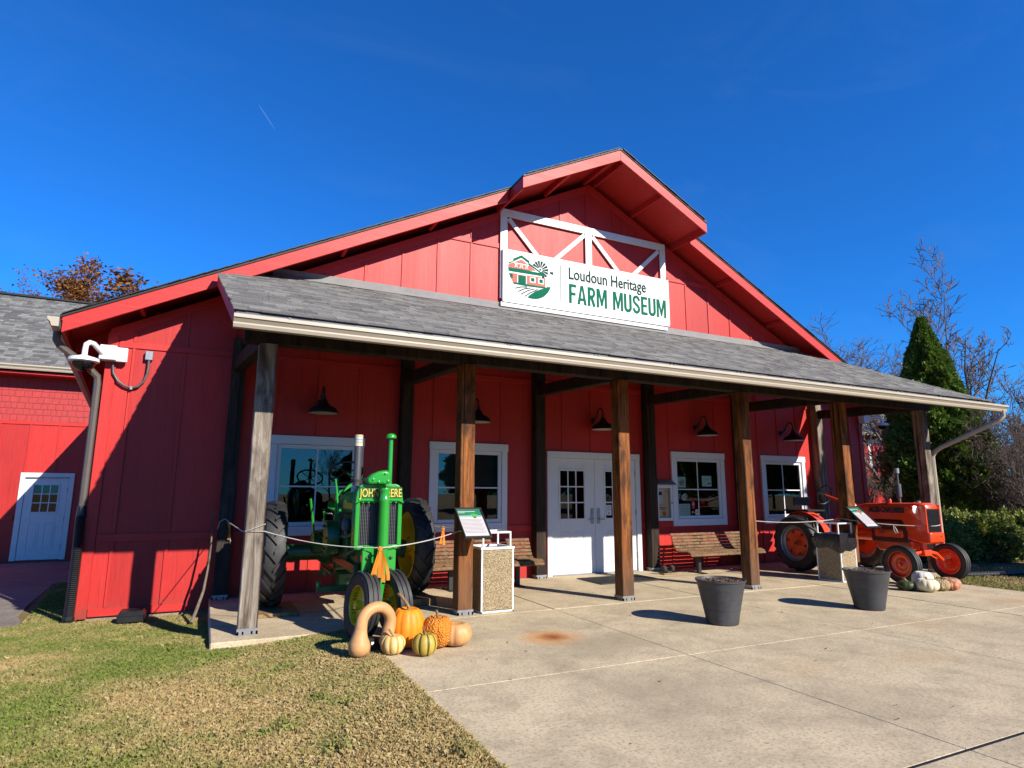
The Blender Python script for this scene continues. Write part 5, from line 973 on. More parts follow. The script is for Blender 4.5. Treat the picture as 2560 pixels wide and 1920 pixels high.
m = MB(); ax = Vector((0, .62, .78)); cst = Vector((-.10, -.32, 1.72)); m.tube(ringpts(cst, ax, .215), .014, 8, cap=False); sw = m.build('steering_wheel', 'black', jt, smooth=60)
m = MB()
for k in range(4):
    p = ringpts(cst, ax, .21, 4)[k]; m.tube([cst, cst.lerp(p, .5) - ax * .02, p], .008, 6)
m.lathe([(.03, -.02), (.035, .02)], cst, ax, 12); m.build('spoke', 'black', sw, smooth=50)
m = MB(); m.tube([(-.05, -.55, 1.66), cst], .014, 8); m.build('steering_column', 'jdd', jt)
m = MB(); vs = []; nu, nv = 14, 9
for j in range(nv):
    for i in range(nu):
        u, v_ = (i / (nu - 1) - .5) * 2, j / (nv - 1); vs.append((u * .21 * (1 - .25 * (2 * v_ - 1) ** 4), .42 - .32 * v_, 1.18 + .07 * u * u + (.12 * max(0, .35 - v_) / .35)))
m.add(vs, [(j * nu + i, j * nu + i + 1, (j + 1) * nu + i + 1, (j + 1) * nu + i) for j in range(nv - 1) for i in range(nu - 1)]); se = m.build('seat', 'jd', jt, smooth=60); sm = se.modifiers.new('solid', 'SOLIDIFY'); sm.thickness = .012
m = MB(); m.bar((0, .3, .62), (0, .28, 1.17), .06, .04); m.build('seat_spring', 'jdd', jt)

# small hardware on the engine: pipes, carburettor, plugs, bolt heads
m = MB(); m.tube([(-.18, -1.68, 1.02), (-.26, -1.5, .98), (-.26, -1.2, .96), (-.2, -1.0, 1.02)], .022, 8); m.tube([(-.16, -1.68, .86), (-.24, -1.55, .80), (-.22, -1.3, .76)], .018, 8); m.tube([(.18, -1.68, 1.1), (.25, -1.4, 1.12), (.2, -1.1, 1.15)], .02, 8); m.build('water_pipe', 'jdd', jt, smooth=40)
m = MB(); m.lathe([(.05, 0), (.06, .03), (.055, .1), (.03, .13)], (-.25, -1.42, 1.04), n=14); m.lathe([(.03, -.07), (.03, 0)], (-.25, -1.42, 1.04), n=12); m.build('carburettor', 'pipe', jt, smooth=40)
m = MB(); m.tube([(-.14, -1.6, 1.16), (-.23, -1.5, 1.2), (-.24, -1.1, 1.2), (-.2, -.7, 1.1)], .007, 6); m.tube([(-.15, -1.4, .72), (-.27, -1.1, .70), (-.28, -.5, .72)], .008, 6); m.build('cable', 'black', jt, smooth=40)
m = MB()
for k in range(6): a = k / 6 * 6.283; m.lathe([(.014, 0), (.014, .02)], (-.402, -.85 + .15 * math.cos(a), .93 + .15 * math.sin(a)), (-1, 0, 0), 6)
for k in range(7): m.lathe([(.011, 0), (.011, .014)], (-.172, -1.6 + k * .18, .68 + .02 * (k % 2)), (-1, 0, 0), 6)
m.build('bolt', 'jdd', jt, smooth=30)
m = MB(); m.lathe([(.05, -.02), (.05, .02)], (-.12, -1.30, 1.49), (0, 0, 1), 12); m.build('fuel_cap', 'silver', jt, smooth=40)
B('battery_tray', 'jdd', jt, (-.42, -.22, -.62, -.42, .98, 1.0), bev=.004)

# ---- the orange tractor
at = thing('tractor', 'orange tractor with disc wheels and black grille at the right end of the porch', 'tractor', (4.70, -1.40, 0), R(-4.5))
def ac_rear(x, s):
    m = MB(); tyre(m, .50, .25, .33); lugs(m, .50, .25, 17, .03); wv = m.build('rear_wheel', 'rubber', at, smooth=35); wv.location = (x, 0, .53)
    m = MB(); m.lathe([(.345, -.095), (.345, .095), (.33, .10), (.315, .085), (.315, .05), (.27, .045), (.26, .02), (.27, -.03), (.315, -.05), (.315, -.085), (.33, -.1)], axis=(1, 0, 0), n=40, close=True); m.build('rim', 'silver', wv, smooth=35)
    m = MB(); m.lathe([(.02, s * .045), (.055, s * .045), (.06, s * .01), (.13, s * .012), (.18, s * .035), (.25, s * .03), (.262, s * .02), (.262, s * .0), (.02, s * -.02)], axis=(1, 0, 0), n=36)
    m.build('disc', 'ac', wv, smooth=35)
    m = MB()
    for k in range(6): a = k / 6 * 6.283 + .3; m.lathe([(.028, s * .025), (.028, s * .045), (.012, s * .046), (.012, s * .058)], (0, .21 * math.sin(a), .21 * math.cos(a)), (1, 0, 0), 10)
    m.lathe([(.04, s * .04), (.035, s * .062), (.01, s * .066)], axis=(1, 0, 0), n=14); m.build('hub', 'acd', wv, smooth=35)
ac_rear(-.91, -1); ac_rear(.91, 1)
def ac_front(x, s):
    m = MB(); tyre(m, .300, .135, .20, 44); ribs(m, .298, .135, (-.042, 0, .042)); wv = m.build('front_wheel', 'rubber', at, smooth=35); wv.location = (x, -1.87, .313); wv.rotation_euler = (0, 0, R(0))
    m = MB(); m.lathe([(.212, -.055), (.212, .055), (.198, .058), (.19, .04), (.185, s * .02), (.165, s * .028), (.15, s * .012), (.11, s * .008), (.075, s * .03), (.03, s * .032), (.03, s * .02), (.07, s * .016), (.11, s * -.004), (.15, s * .0), (.18, s * -.02), (.198, -.058)], axis=(1, 0, 0), n=40, close=True); m.build('disc', 'ac', wv, smooth=35)
    m = MB(); m.lathe([(.01, s * .075), (.03, s * .07), (.036, s * .03), (.045, s * -.05)], axis=(1, 0, 0), n=14)
    for k in range(6): a = k / 6 * 6.283; m.lathe([(.009, s * .02), (.009, s * .042)], (0, .062 * math.sin(a), .062 * math.cos(a)), (1, 0, 0), 6)
    m.build('hub', 'ac', wv, smooth=35)
    m = MB(); m.tube([(s * .07, -1.85, .50), (s * .28, -1.86, .46), (s * .42, -1.87, .34), (s * .50, -1.87, .31)], [.035, .032, .03, .03], 10); m.tube([(s * .46, -1.87, .25), (s * .46, -1.87, .40)], .028, 10); m.build('front_axle', 'ac', at, smooth=40)
    m = MB(); m.tube([(s * .03, -1.72, .47), (s * .25, -1.75, .44), (s * .44, -1.80, .33)], .014, 8); m.build('tie_rod', 'ac', at, smooth=40)
ac_front(-.60, -1); ac_front(.60, 1)
m = MB(); m.tube([(0, -1.85, .45), (0, -1.85, .66)], .055, 14); m.box(-.09, .09, -1.93, -1.77, .43, .53); m.build('pivot', 'ac', at, .01, smooth=40)
# hood shell: rounded section swept from the dash to the nose
def sect(y, hw, z0, z1, rad, n=6):
    pts = [(-hw, z0)]
    for i in range(n + 1): a = math.pi - i / n * math.pi / 2; pts.append((-hw + rad + rad * math.cos(a), z1 - rad + rad * math.sin(a)))
    for i in range(n + 1): a = math.pi / 2 - i / n * math.pi / 2; pts.append((hw - rad + rad * math.cos(a), z1 - rad + rad * math.sin(a)))
    pts.append((hw, z0)); return [(x, y, z) for x, z in pts]
def shell(secs, cap0=True, cap1=True):
    m = MB(); n = len(secs[0]); vs = [p for s_ in secs for p in s_]
    m.add(vs, [(i * n + k, i * n + (k + 1) % n, (i + 1) * n + (k + 1) % n, (i + 1) * n + k) for i in range(len(secs) - 1) for k in range(n)] + ([tuple(range(n))] if cap0 else []) + ([tuple(range(len(secs) * n - 1, (len(secs) - 1) * n - 1, -1))] if cap1 else [])); return m
shell([sect(-.62, .165, 1.10, 1.20, .07), sect(-.74, .175, 1.04, 1.275, .09), sect(-.95, .18, 1.02, 1.305, .09), sect(-1.9, .185, 1.03, 1.325, .085), sect(-1.99, .185, 1.03, 1.32, .085), sect(-2.04, .178, 1.03, 1.305, .085), sect(-2.06, .165, 1.03, 1.285, .08)]).build('hood', 'ac', at, smooth=45)
# side panel of the nose, grille, chin
for s in (-1, 1): m = MB(); m.prism([(-1.62, 1.031), (-2.055, 1.031), (-2.06, .82), (-1.72, .82), (-1.70, .90), (-1.66, .98)], s * .172 - .012, s * .172 + .012, 'x'); m.build('nose_panel', 'ac', at, .006)
m = MB(); m.prism([(-.155, .83), (.155, .83), (.155, 1.20), (.14, 1.225), (-.14, 1.225), (-.155, 1.20)], -2.066, -2.02); m.build('grille_back', 'grill', at)
m = MB()
for k in range(19): z = .845 + k * .0195; m.box(-.158, .158, -2.088, -2.067, z, z + .009)
m.build('grille_slats', 'grill', at, .003)
m = MB()
for s in (-1, 1): m.prism([(s * .157, .82), (s * .187, .82), (s * .187, 1.29), (s * .157, 1.24)], -2.085, -1.98)
m.build('grille_surround', 'ac', at, .012, seg=2)
shell([sect(-1.70, .17, .70, .83, .02), sect(-1.9, .185, .66, .835, .02), sect(-2.05, .19, .64, .835, .02), sect(-2.10, .185, .66, .832, .02), sect(-2.125, .165, .69, .825, .02)]).build('chin', 'ac', at, .02, smooth=45, seg=2)
m = MB(); m.lathe([(.016, 0), (.016, .006)], (.07, -2.122, .765), (0, -1, 0), 10); m.build('crank_hole', 'grill', at)
# engine, tank belly, torque tube, transmission
m = MB(); m.box(-.14, .14, -1.70, -.98, .62, 1.03); m.build('engine', 'acdark', at, .02); m = MB(); m.box(-.155, .155, -1.62, -1.05, .70, .86); m.build('crankcase', 'ac', at, .04, seg=2)
m = MB(); m.prism([(-1.68, .50), (-1.1, .47), (-1.02, .56), (-1.0, .68), (-1.74, .68), (-1.76, .58)], -.12, .12, 'x'); m.build('oil_pan', 'ac', at, .03, seg=2)
m = MB()
for k in range(4): y = -1.12 - k * .14; m.tube([(-.14, y, .92), (-.19, y, .92), (-.2, y, .99)], .028, 8)
m.tube([(-.2, -1.08, .96), (-.2, -1.58, .96)], .035, 10); m.tube([(-.17, -1.2, .8), (-.21, -1.25, .78), (-.21, -1.25, .88)], .02, 8); m.build('manifold', 'acd', at, smooth=40)
m = MB(); m.lathe([(.02, 0), (.1, .0), (.1, .03), (.02, .03)], (-.0, -1.72, .92), (0, -1, 0), 16); m.build('fan', 'grill', at)
m = MB(); m.tube([(0, -1.0, .75), (0, -.3, .72)], [.13, .11], 14); m.build('torque_tube', 'ac', at, smooth=40)
m = MB(); m.box(-.2, .2, -.3, .25, .45, .95); m.build('transmission', 'acd', at, .04, seg=2)
for s in (-1, 1):
    m = MB(); m.lathe([(.13, .18), (.1, .3), (.08, .6), (.09, .8)], (0, 0, .53), (s, 0, 0), 16); m.build('axle_housing', 'acd', at, smooth=40)
    # fender: curved sheet over the inner part of the tyre
    m = MB(); n = 18; r0 = .60; prof = []
    for i in range(n + 1): a = R(-62 + i * 140 / n); prof.append((-r0 * math.sin(a) * 1.0 + .0, .53 + r0 * math.cos(a)))
    xi, xo = sorted((s * .62, s * .80)); vs = [(xi, y, z) for y, z in prof] + [(xo, y, z) for y, z in prof] + [(xo, y, z - .008) for y, z in prof] + [(xi, y, z - .008) for y, z in prof]; k = n + 1
    m.add(vs, [(i, i + 1, k + i + 1, k + i) for i in range(n)] + [(k + i, k + i + 1, 2 * k + i + 1, 2 * k + i) for i in range(n)] + [(2 * k + i, 2 * k + i + 1, 3 * k + i + 1, 3 * k + i) for i in range(n)] + [(3 * k + i, 3 * k + i + 1, i + 1, i) for i in range(n)])
    pan = [(y, z) for y, z in prof] + [(prof[-1][0], .62), (prof[0][0], .62)]; m.prism(pan, s * .615 - .006, s * .615 + .006, 'x'); m.build('fender', 'ac', at, smooth=30)
B('platform', 'acd', at, (-.60, .60, -.35, .35, .90, .92)); B('tool_box', 'black', at, (-.75, -.3, -.15, .45, 1.125, 1.16), bev=.006)
m = MB(); m.box(-.2, .2, .30, .70, .86, .90); m.bar((-.15, .55, .9), (-.15, .68, 1.24), .03, .012); m.bar((.15, .55, .9), (.15, .68, 1.24), .03, .012); m.build('seat_frame', 'ac', at, .004)
m = MB(); m.box(-.23, .23, .44, .72, 1.0, 1.07); m.build('seat', 'black', at, .03, seg=2); m = MB(); m.box(-.23, .23, .66, .72, 1.22, 1.40); m.build('backrest', 'black', at, .03, seg=3)
m = MB(); m.box(-.07, .07, -.66, -.5, .9, 1.12); m.tube([(0, -.56, 1.1), (0, -.56, 1.2)], .05, 12); m.lathe([(.06, 0), (.06, .06), (.03, .1)], (0, -.56, 1.19), n=14); m.tube([(0, -.54, 1.25), (-.02, .06, 1.44)], .022, 10); m.build('steering_column', 'ac', at, smooth=40)
m = MB(); ax = Vector((0, .93, .36)); cst = Vector((-.02, .08, 1.45)); m.tube(ringpts(cst, ax, .20), .014, 8, cap=False); sw = m.build('steering_wheel', 'black', at, smooth=60)
m = MB()
for k in range(3): p = ringpts(cst, ax, .195, 3)[k]; m.tube([cst, p], .009, 6)
m.build('spoke', 'black', sw)
# lamps, stack, lettering, radiator cap
for s in (-1, 1):
    m = MB(); m.lathe([(.015, .12), (.05, .10), (.07, .05), (.076, .0), (.07, -.012)], (s * .235, -1.93, 1.205), (0, 1, 0), 18); hl = m.build('headlight', 'ac', at, smooth=40)
    m = MB(); m.lathe([(.071, -.013), (.05, -.024), (.01, -.03)], (s * .235, -1.93, 1.205), (0, 1, 0), 18); m.build('lens', 'lens', hl, smooth=50); m = MB(); m.bar((s * .18, -1.90, 1.17), (s * .24, -1.90, 1.16), .03, .03); m.build('bracket', 'ac', hl)
m = MB(); m.lathe([(.024, 1.31), (.024, 1.40), (.046, 1.42), (.047, 1.63), (.045, 1.645), (.02, 1.66), (.019, 1.83), (.038, 1.835), (.038, 1.93), (.03, 1.93), (.03, 1.85)], (-.02, -1.52, 0), n=16); m.build('exhaust_stack', 'pipe', at, smooth=40)
m = MB(); m.lathe([(.039, 1.84), (.039, 1.928)], (-.02, -1.52, 0), n=16); m.build('rain_can', 'silver', at, smooth=40)
m = MB(); m.lathe([(.035, 1.315), (.035, 1.345), (.02, 1.355)], (0, -1.85, 0), n=12); m.build('radiator_cap', 'silver', at, smooth=40); m = MB(); m.lathe([(.03, 1.30), (.03, 1.35), (.02, 1.38)], (.02, -1.30, 0), n=12); m.build('fuel_cap', 'ac', at, smooth=40)
lt = text('lettering', 'ALLIS-CHALMERS', .125, 'inkd', at, (-.1885, -1.02, 1.15), (R(90), 0, R(-90)), sx=.72, ext=.002, off=.008)

# ================================================================== vegetation
class TB:
    """fast tapered tubes for branches"""
    def __init__(s): s.v = []; s.f = []; s.n = 0
    def tube(s, pts, rs, n):
        ref = (pts[1] - pts[0]).orthogonal().normalized(); base = s.n
        for i, p in enumerate(pts):
            d = (pts[min(i + 1, len(pts) - 1)] - pts[max(i - 1, 0)]).normalized(); ref = ref - d * ref.dot(d)
            ref = ref.normalized() if ref.length > 1e-5 else d.orthogonal().normalized(); b = d.cross(ref)
            for k in range(n): a = 6.2832 * k / n; q = p + (ref * math.cos(a) + b * math.sin(a)) * rs[i]; s.v.append((q.x, q.y, q.z))
        for i in range(len(pts) - 1):
            o = base + i * n
            for k in range(n): s.f.append((o + k, o + (k + 1) % n, o + n + (k + 1) % n, o + n + k))
        s.n += len(pts) * n
    def mesh(s, name, mat):
        me = bpy.data.meshes.new(name); me.from_pydata(s.v, [], s.f); me.polygons.foreach_set('use_smooth', [True] * len(me.polygons)); me.materials.append(MT[mat]); me.update(); return me
def gentree(seed, H, stems=1, base_r=.14, spread=.55, lv=4, kids=(7, 6, 5, 4), up=.25, lean=.1, first=.3, ratio=.55, droop=0., minr=.004):
    rs = random.Random(seed); big, fine = TB(), TB(); tips = []
    def grow(p, d, L_, r, l):
        n = 6 if l == 0 else 5 if l == 1 else 4; pts = [p.copy()]; dd = d.copy(); wob = (.10, .10, .09, .10, .12)[l]
        for i in range(n):
            dd = (dd + Vector((rs.gauss(0, wob), rs.gauss(0, wob), rs.gauss(0, wob) + up * .25 - droop * l * .12))).normalized(); pts.append(pts[-1] + dd * (L_ / n))
        end = max(minr * .6, r * (.28 if l else .2)); rr = [r + (end - r) * i / n for i in range(n + 1)]
        (big if l < 2 else fine).tube(pts, rr, 8 if l == 0 else 6 if l == 1 else 4 if l == 2 else 3)
        if l >= lv - 1: tips.extend([(pts[i], r) for i in range(1, n + 1)])
        if l < lv:
            for k in range(kids[l]):
                f = first + (1 - first) * (k + rs.random()) / kids[l] if l == 0 else .15 + .85 * (k + rs.random()) / kids[l]; i = min(n - 1, int(f * n)); q = pts[i].lerp(pts[i + 1], f * n - i); pd = (pts[i + 1] - pts[i]).normalized()
                ax = pd.orthogonal().normalized(); ax.rotate(__import__('mathutils').Quaternion(pd, rs.uniform(0, 6.283))); nd_ = (pd * (1 - spread) + ax * (spread + rs.uniform(-.12, .2))); nd_.z += up * .5; nd_.normalize()
                grow(q, nd_, L_ * ratio * rs.uniform(.65, 1.15) * (1.15 - .45 * f), max(minr, (r + (end - r) * f) * rs.uniform(.45, .65)), l + 1)
    for s_ in range(stems):
        a = rs.uniform(0, 6.283) if stems > 1 else 0; d0 = Vector((math.cos(a) * (lean + (.28 if stems > 1 else 0) * rs.random()), math.sin(a) * (lean + (.28 if stems > 1 else 0) * rs.random()), 1)).normalized()
        grow(Vector((math.cos(a) * .1 * (stems > 1), math.sin(a) * .1 * (stems > 1), -.1)), d0, H * rs.uniform(.8, 1) * .75, base_r * (1 if stems == 1 else rs.uniform(.55, 1)), 0)
    return big, fine, tips
def leafmesh(name, tips, per, size, cols, seed, mat='leaf', jitter=.12):
    rs = np.random.default_rng(seed); P = np.array([tuple(t[0]) for t in tips]); idx = rs.integers(0, len(P), int(len(P) * per)); C = P[idx] + rs.normal(0, jitter, (len(idx), 3)); n = len(C)
    a = rs.normal(size=(n, 3)); a /= np.linalg.norm(a, axis=1)[:, None]; b = np.cross(a, rs.normal(size=(n, 3))); b /= np.linalg.norm(b, axis=1)[:, None]; sz = size * rs.uniform(.6, 1.3, (n, 1))
    V = np.stack([C - a * sz, C - b * sz * .5, C + a * sz, C + b * sz * .5], 1).reshape(-1, 3)
    return quads(name, V, np.array(cols)[rs.integers(0, len(cols), n)] * rs.uniform(.75, 1.25, (n, 1)), mat)
def quads(name, V, C, mat):
    n = len(V) // 4; me = bpy.data.meshes.new(name); me.vertices.add(n * 4); me.vertices.foreach_set('co', V.astype(np.float32).ravel()); me.loops.add(n * 4); me.loops.foreach_set('vertex_index', np.arange(n * 4, dtype=np.int32))
    me.polygons.add(n); me.polygons.foreach_set('loop_start', np.arange(0, n * 4, 4, dtype=np.int32)); me.update(calc_edges=True)
    ca = me.color_attributes.new('Col', 'FLOAT_COLOR', 'CORNER'); ca.data.foreach_set('color', np.repeat(np.concatenate([C, np.ones((n, 1))], 1), 4, axis=0).astype(np.float32).ravel()); me.materials.append(MT[mat]); return me
def link(name, me, parent): o = bpy.data.objects.new(name, me); col.objects.link(o); o.parent = parent; return o
def tree_thing(name, label, loc, rz, sc_, meshes, cat='tree', group=None):
    t = thing(name, label, cat, loc, rz, group); t.scale = (sc_,) * 3 if not isinstance(sc_, tuple) else sc_
    for nm, me in meshes: link(nm, me, t)
    return t
def kit(seed, trunk='bark', **k):
    b, f, tips = gentree(seed, **k); return [('trunk', b.mesh('trunk', trunk)), ('crown', f.mesh('crown', 'twig'))], tips
# airy ornamental trees with long arching twigs, thicket shrubs, far wood
KA, _ = kit(11, 'barkl', H=9.0, stems=3, base_r=.10, spread=.5, kids=(8, 7, 6, 3), up=.25, first=.2, ratio=.56, droop=.05, minr=.008)
KB, _ = kit(23, 'bark', H=10.0, stems=1, base_r=.15, spread=.55, kids=(10, 7, 6, 4), up=.3, first=.25, ratio=.5, minr=.012)
KC, tc_ = kit(31, 'bark', H=4.2, stems=7, base_r=.045, spread=.6, kids=(7, 6, 5, 3), up=.15, first=.08, ratio=.55, minr=.007)
KD, _ = kit(47, 'bark', H=9.0, stems=1, base_r=.13, spread=.45, kids=(14, 7, 5, 3), up=.55, first=.2, ratio=.42, minr=.014)
KC = KC + [('leaves', leafmesh('leaves', tc_, .12, .03, [(.22, .12, .04), (.3, .17, .05), (.14, .1, .05)], 5))]
tree_thing('ornamental_tree', 'many-stemmed bare tree with arching twigs left of the tall evergreen', (20.6, 6.2, -.2), .4, (1.5, 1.5, 1.08), KA)
tree_thing('ornamental_tree', 'slanting bare tree with a dark trunk right of the tall evergreen', (20.9, 4.0, -.2), .3, (1.25, 1.25, 1.35), KB).rotation_euler.y = R(14)
tree_thing('bare_tree', 'upright bare tree with stiff twigs showing beside the right end of the gable', (24.0, 17.0, -.2), 1.0, 1.3, KD)
tree_thing('bare_tree', 'low pale bare tree at the right edge before the thicket', (13.4, -.9, -.1), 4.0, (.52, .52, .50), KA)
tree_thing('bare_shrub', 'tangled bare shrub between the barn corner and the evergreen', (12.2, 2.8, -.1), 0.6, (.30, .30, .36), KB)
rs = random.Random(9)
for k in range(15):
    x = 16.5 + (k % 5) * 3.6 + rs.uniform(-1, 1); y = -2.6 + (k // 5) * 3.6 + rs.uniform(-1, 1) + (x - 16) * .12
    tree_thing('bare_shrub', 'tangled bare shrub in the brown thicket at the right edge', (x, y, -.2), rs.uniform(0, 6), (.9 + rs.random() * .5, .9 + rs.random() * .5, .85 + rs.random() * .5), KC, group='bare shrubs of the right-hand thicket')
for k in range(22):
    a = R(41 + k * 1.9 + rs.uniform(-.6, .6)); d = rs.uniform(38, 62); tree_thing('bare_tree', 'bare tree in the wood far behind the thicket', (-6.6 + d * math.sin(a), -9.9 + d * math.cos(a), -.4), rs.uniform(0, 6), rs.uniform(.85, 1.15), (KB, KD, KD)[k % 3], group='bare trees of the far wood')
# oak with clinging brown leaves behind the side wing
bo, fo, to = gentree(71, H=11.2, base_r=.2, spread=.55, kids=(11, 7, 6, 4), up=.3, first=.3, ratio=.48)
OK_ = [('trunk', bo.mesh('trunk', 'bark')), ('crown', fo.mesh('crown', 'twig')), ('leaves', leafmesh('leaves', to, 4.5, .048, [(.24, .085, .02), (.30, .12, .025), (.16, .06, .02), (.36, .17, .04)], 8))]
tree_thing('oak_tree', 'oak with clinging rust-brown leaves rising behind the side wing roof', (-10.5, 20.5, -.3), .3, (2.7, 2.7, 1.34), OK_)
tree_thing('oak_tree', 'smaller half-bare oak left of the leafy one behind the side wing', (-13.3, 22.0, -.3), 2.6, 1.34, OK_[:2] + [('leaves', leafmesh('leaves', to, .3, .05, [(.2, .08, .03), (.26, .11, .04)], 9))])
tree_thing('oak_tree', 'brown-leaved oak peeking over the barn rake right of the leafy oak', (-10.0, 22.5, -.3), 4.1, (1.6, 1.6, 1.33), OK_)

# tall evergreen: sprays of scale leaves on a lumpy cone
def evergreen(seed, H, Rb, n, size, cols):
    rs = np.random.default_rng(seed); f = rs.random(n) ** .75; h = 1.0 + f * (H - 1.0); a = rs.uniform(0, 2 * np.pi, n)
    prof = np.where(f < .22, .80 + .2 * np.sin(f / .22 * np.pi / 2), (1 - ((f - .22) / .78) ** 1.25)); lump = 1 + .10 * np.sin(a * 5 + h * 2.1) + .09 * np.sin(a * 9 - h * 3.3 + 1) + .06 * np.sin(h * 7 + a * 3) + .05 * np.sin(a * 17 + h * 11)
    inn = np.where(rs.random(n) < .8, rs.uniform(.88, 1.02, n), rs.uniform(.5, .9, n)); r = Rb * np.clip(prof, .015, 1) * lump * inn; C = np.stack([r * np.cos(a), r * np.sin(a), h], 1)
    outd = np.stack([np.cos(a), np.sin(a), np.full(n, .55)], 1) + rs.normal(0, .35, (n, 3)); outd /= np.linalg.norm(outd, axis=1)[:, None]; sd_ = np.cross(outd, rs.normal(size=(n, 3))); sd_ /= np.linalg.norm(sd_, axis=1)[:, None]; sz = size * rs.uniform(.6, 1.4, (n, 1))
    V = np.stack([C - outd * sz * .3, C + sd_ * sz * .42 + outd * sz * .35, C + outd * sz, C - sd_ * sz * .42 + outd * sz * .35], 1).reshape(-1, 3)
    return quads('crown', V, np.array(cols)[rs.integers(0, len(cols), n)] * rs.uniform(.7, 1.3, (n, 1)), 'needle')
me = evergreen(3, 7.75, 1.52, 70000, .115, [(.09, .165, .022), (.13, .20, .03), (.065, .12, .02), (.17, .23, .035)]); tk = TB(); tk.tube([Vector((0, 0, -.2)), Vector((0, 0, 3)), Vector((0, 0, 7.2))], [.16, .1, .02], 8)
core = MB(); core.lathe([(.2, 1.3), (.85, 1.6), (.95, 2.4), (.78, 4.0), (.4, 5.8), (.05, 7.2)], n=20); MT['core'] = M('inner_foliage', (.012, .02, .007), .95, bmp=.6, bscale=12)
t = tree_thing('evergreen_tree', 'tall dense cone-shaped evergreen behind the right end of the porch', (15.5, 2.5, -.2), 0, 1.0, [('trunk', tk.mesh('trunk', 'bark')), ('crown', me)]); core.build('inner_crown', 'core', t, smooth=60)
# low spreading juniper bed beside the porch
def mound(seed, rx, ry, rzv, n, size, cols):
    rs = np.random.default_rng(seed); a = rs.uniform(0, 2 * np.pi, n); u = rs.random(n) ** .5; h = np.sqrt(np.clip(1 - u ** 2.6, 0, 1)); lump = 1 + .13 * np.sin(a * 6 + u * 9) + .10 * np.sin(a * 13 - u * 14) + .07 * np.sin(a * 23 + u * 5)
    inn = np.where(rs.random(n) < .8, rs.uniform(.9, 1.05, n), rs.uniform(.6, .9, n)); C = np.stack([rx * u * np.cos(a) * lump * inn, ry * u * np.sin(a) * lump * inn, rzv * h * lump * inn], 1)
    o_ = np.stack([np.cos(a) * u, np.sin(a) * u, np.full(n, .6)], 1) + rs.normal(0, .4, (n, 3)); o_ /= np.linalg.norm(o_, axis=1)[:, None]; sd_ = np.cross(o_, rs.normal(size=(n, 3))); sd_ /= np.linalg.norm(sd_, axis=1)[:, None]; sz = size * rs.uniform(.6, 1.5, (n, 1))
    V = np.stack([C - o_ * sz * .3, C + sd_ * sz * .3 + o_ * sz * .3, C + o_ * sz, C - sd_ * sz * .3 + o_ * sz * .3], 1).reshape(-1, 3); return quads('foliage', V, np.array(cols)[rs.integers(0, len(cols), n)] * rs.uniform(.7, 1.3, (n, 1)), 'needle')
JC = [(.12, .16, .025), (.17, .20, .035), (.07, .10, .02), (.25, .25, .05)]
JM = mound(5, 1.15, .95, .92, 26000, .06, JC)
for i, (x, y, sx_, sz_, lb) in enumerate(((8.6, -.75, 1.0, 1.0, 'juniper bush nearest the last porch post'), (10.3, -.9, 1.05, .98, 'juniper bush in the middle of the bed right of the porch'), (12.3, -1.2, 1.15, 1.02, 'juniper bush at the right end of the bed'), (9.6, .9, 1.1, 1.05, 'juniper bush tucked against the barn wall behind the others'), (11.7, .9, 1.2, 1.05, 'juniper bush behind the bed, below the evergreen'))):
    t = tree_thing('juniper_bush', lb, (x, y, -.1), i * 1.3, (sx_, sx_, sz_), [('foliage', JM)], 'bush', 'juniper bushes right of the porch')
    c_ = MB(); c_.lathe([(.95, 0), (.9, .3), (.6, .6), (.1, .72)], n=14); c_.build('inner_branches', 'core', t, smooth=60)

tree_thing('evergreen_tree', 'tall evergreen out of frame on the right whose shade falls on the right barn corner', (10.5, -7.0, -.1), 1.0, (1.0, 1.0, 1.4), [('crown', me)])
# trees standing behind the photographer: they fill the panes and shade the right of the pavement
tree_thing('bare_tree', 'bare tree out of frame on the right whose twigs shade the pavement', (8.1, -10.3, -.1), 1.2, .42, KA)
for i, (x, y, h_) in enumerate(((-14, -58, .6), (-7, -56, .95), (0, -52, 1.15), (9, -52, 1.3), (18, -46, 1.5), (26, -42, 1.6), (34, -38, 1.7), (40, -31, 1.7), (46, -22, 1.7))):
    if i != 2: tree_thing('evergreen_tree', 'dark evergreen beyond the car park, seen only in the window reflections', (x, y, -.3), i, (2.5, 2.5, h_), [('crown', me)], group='trees mirrored in the panes')
    tree_thing('bare_tree', 'bare tree beyond the car park, seen only in the window reflections', (x + 5, y - 4, -.3), i * 2, h_ * .75, (KB, KD)[i % 2], group='trees mirrored in the panes')

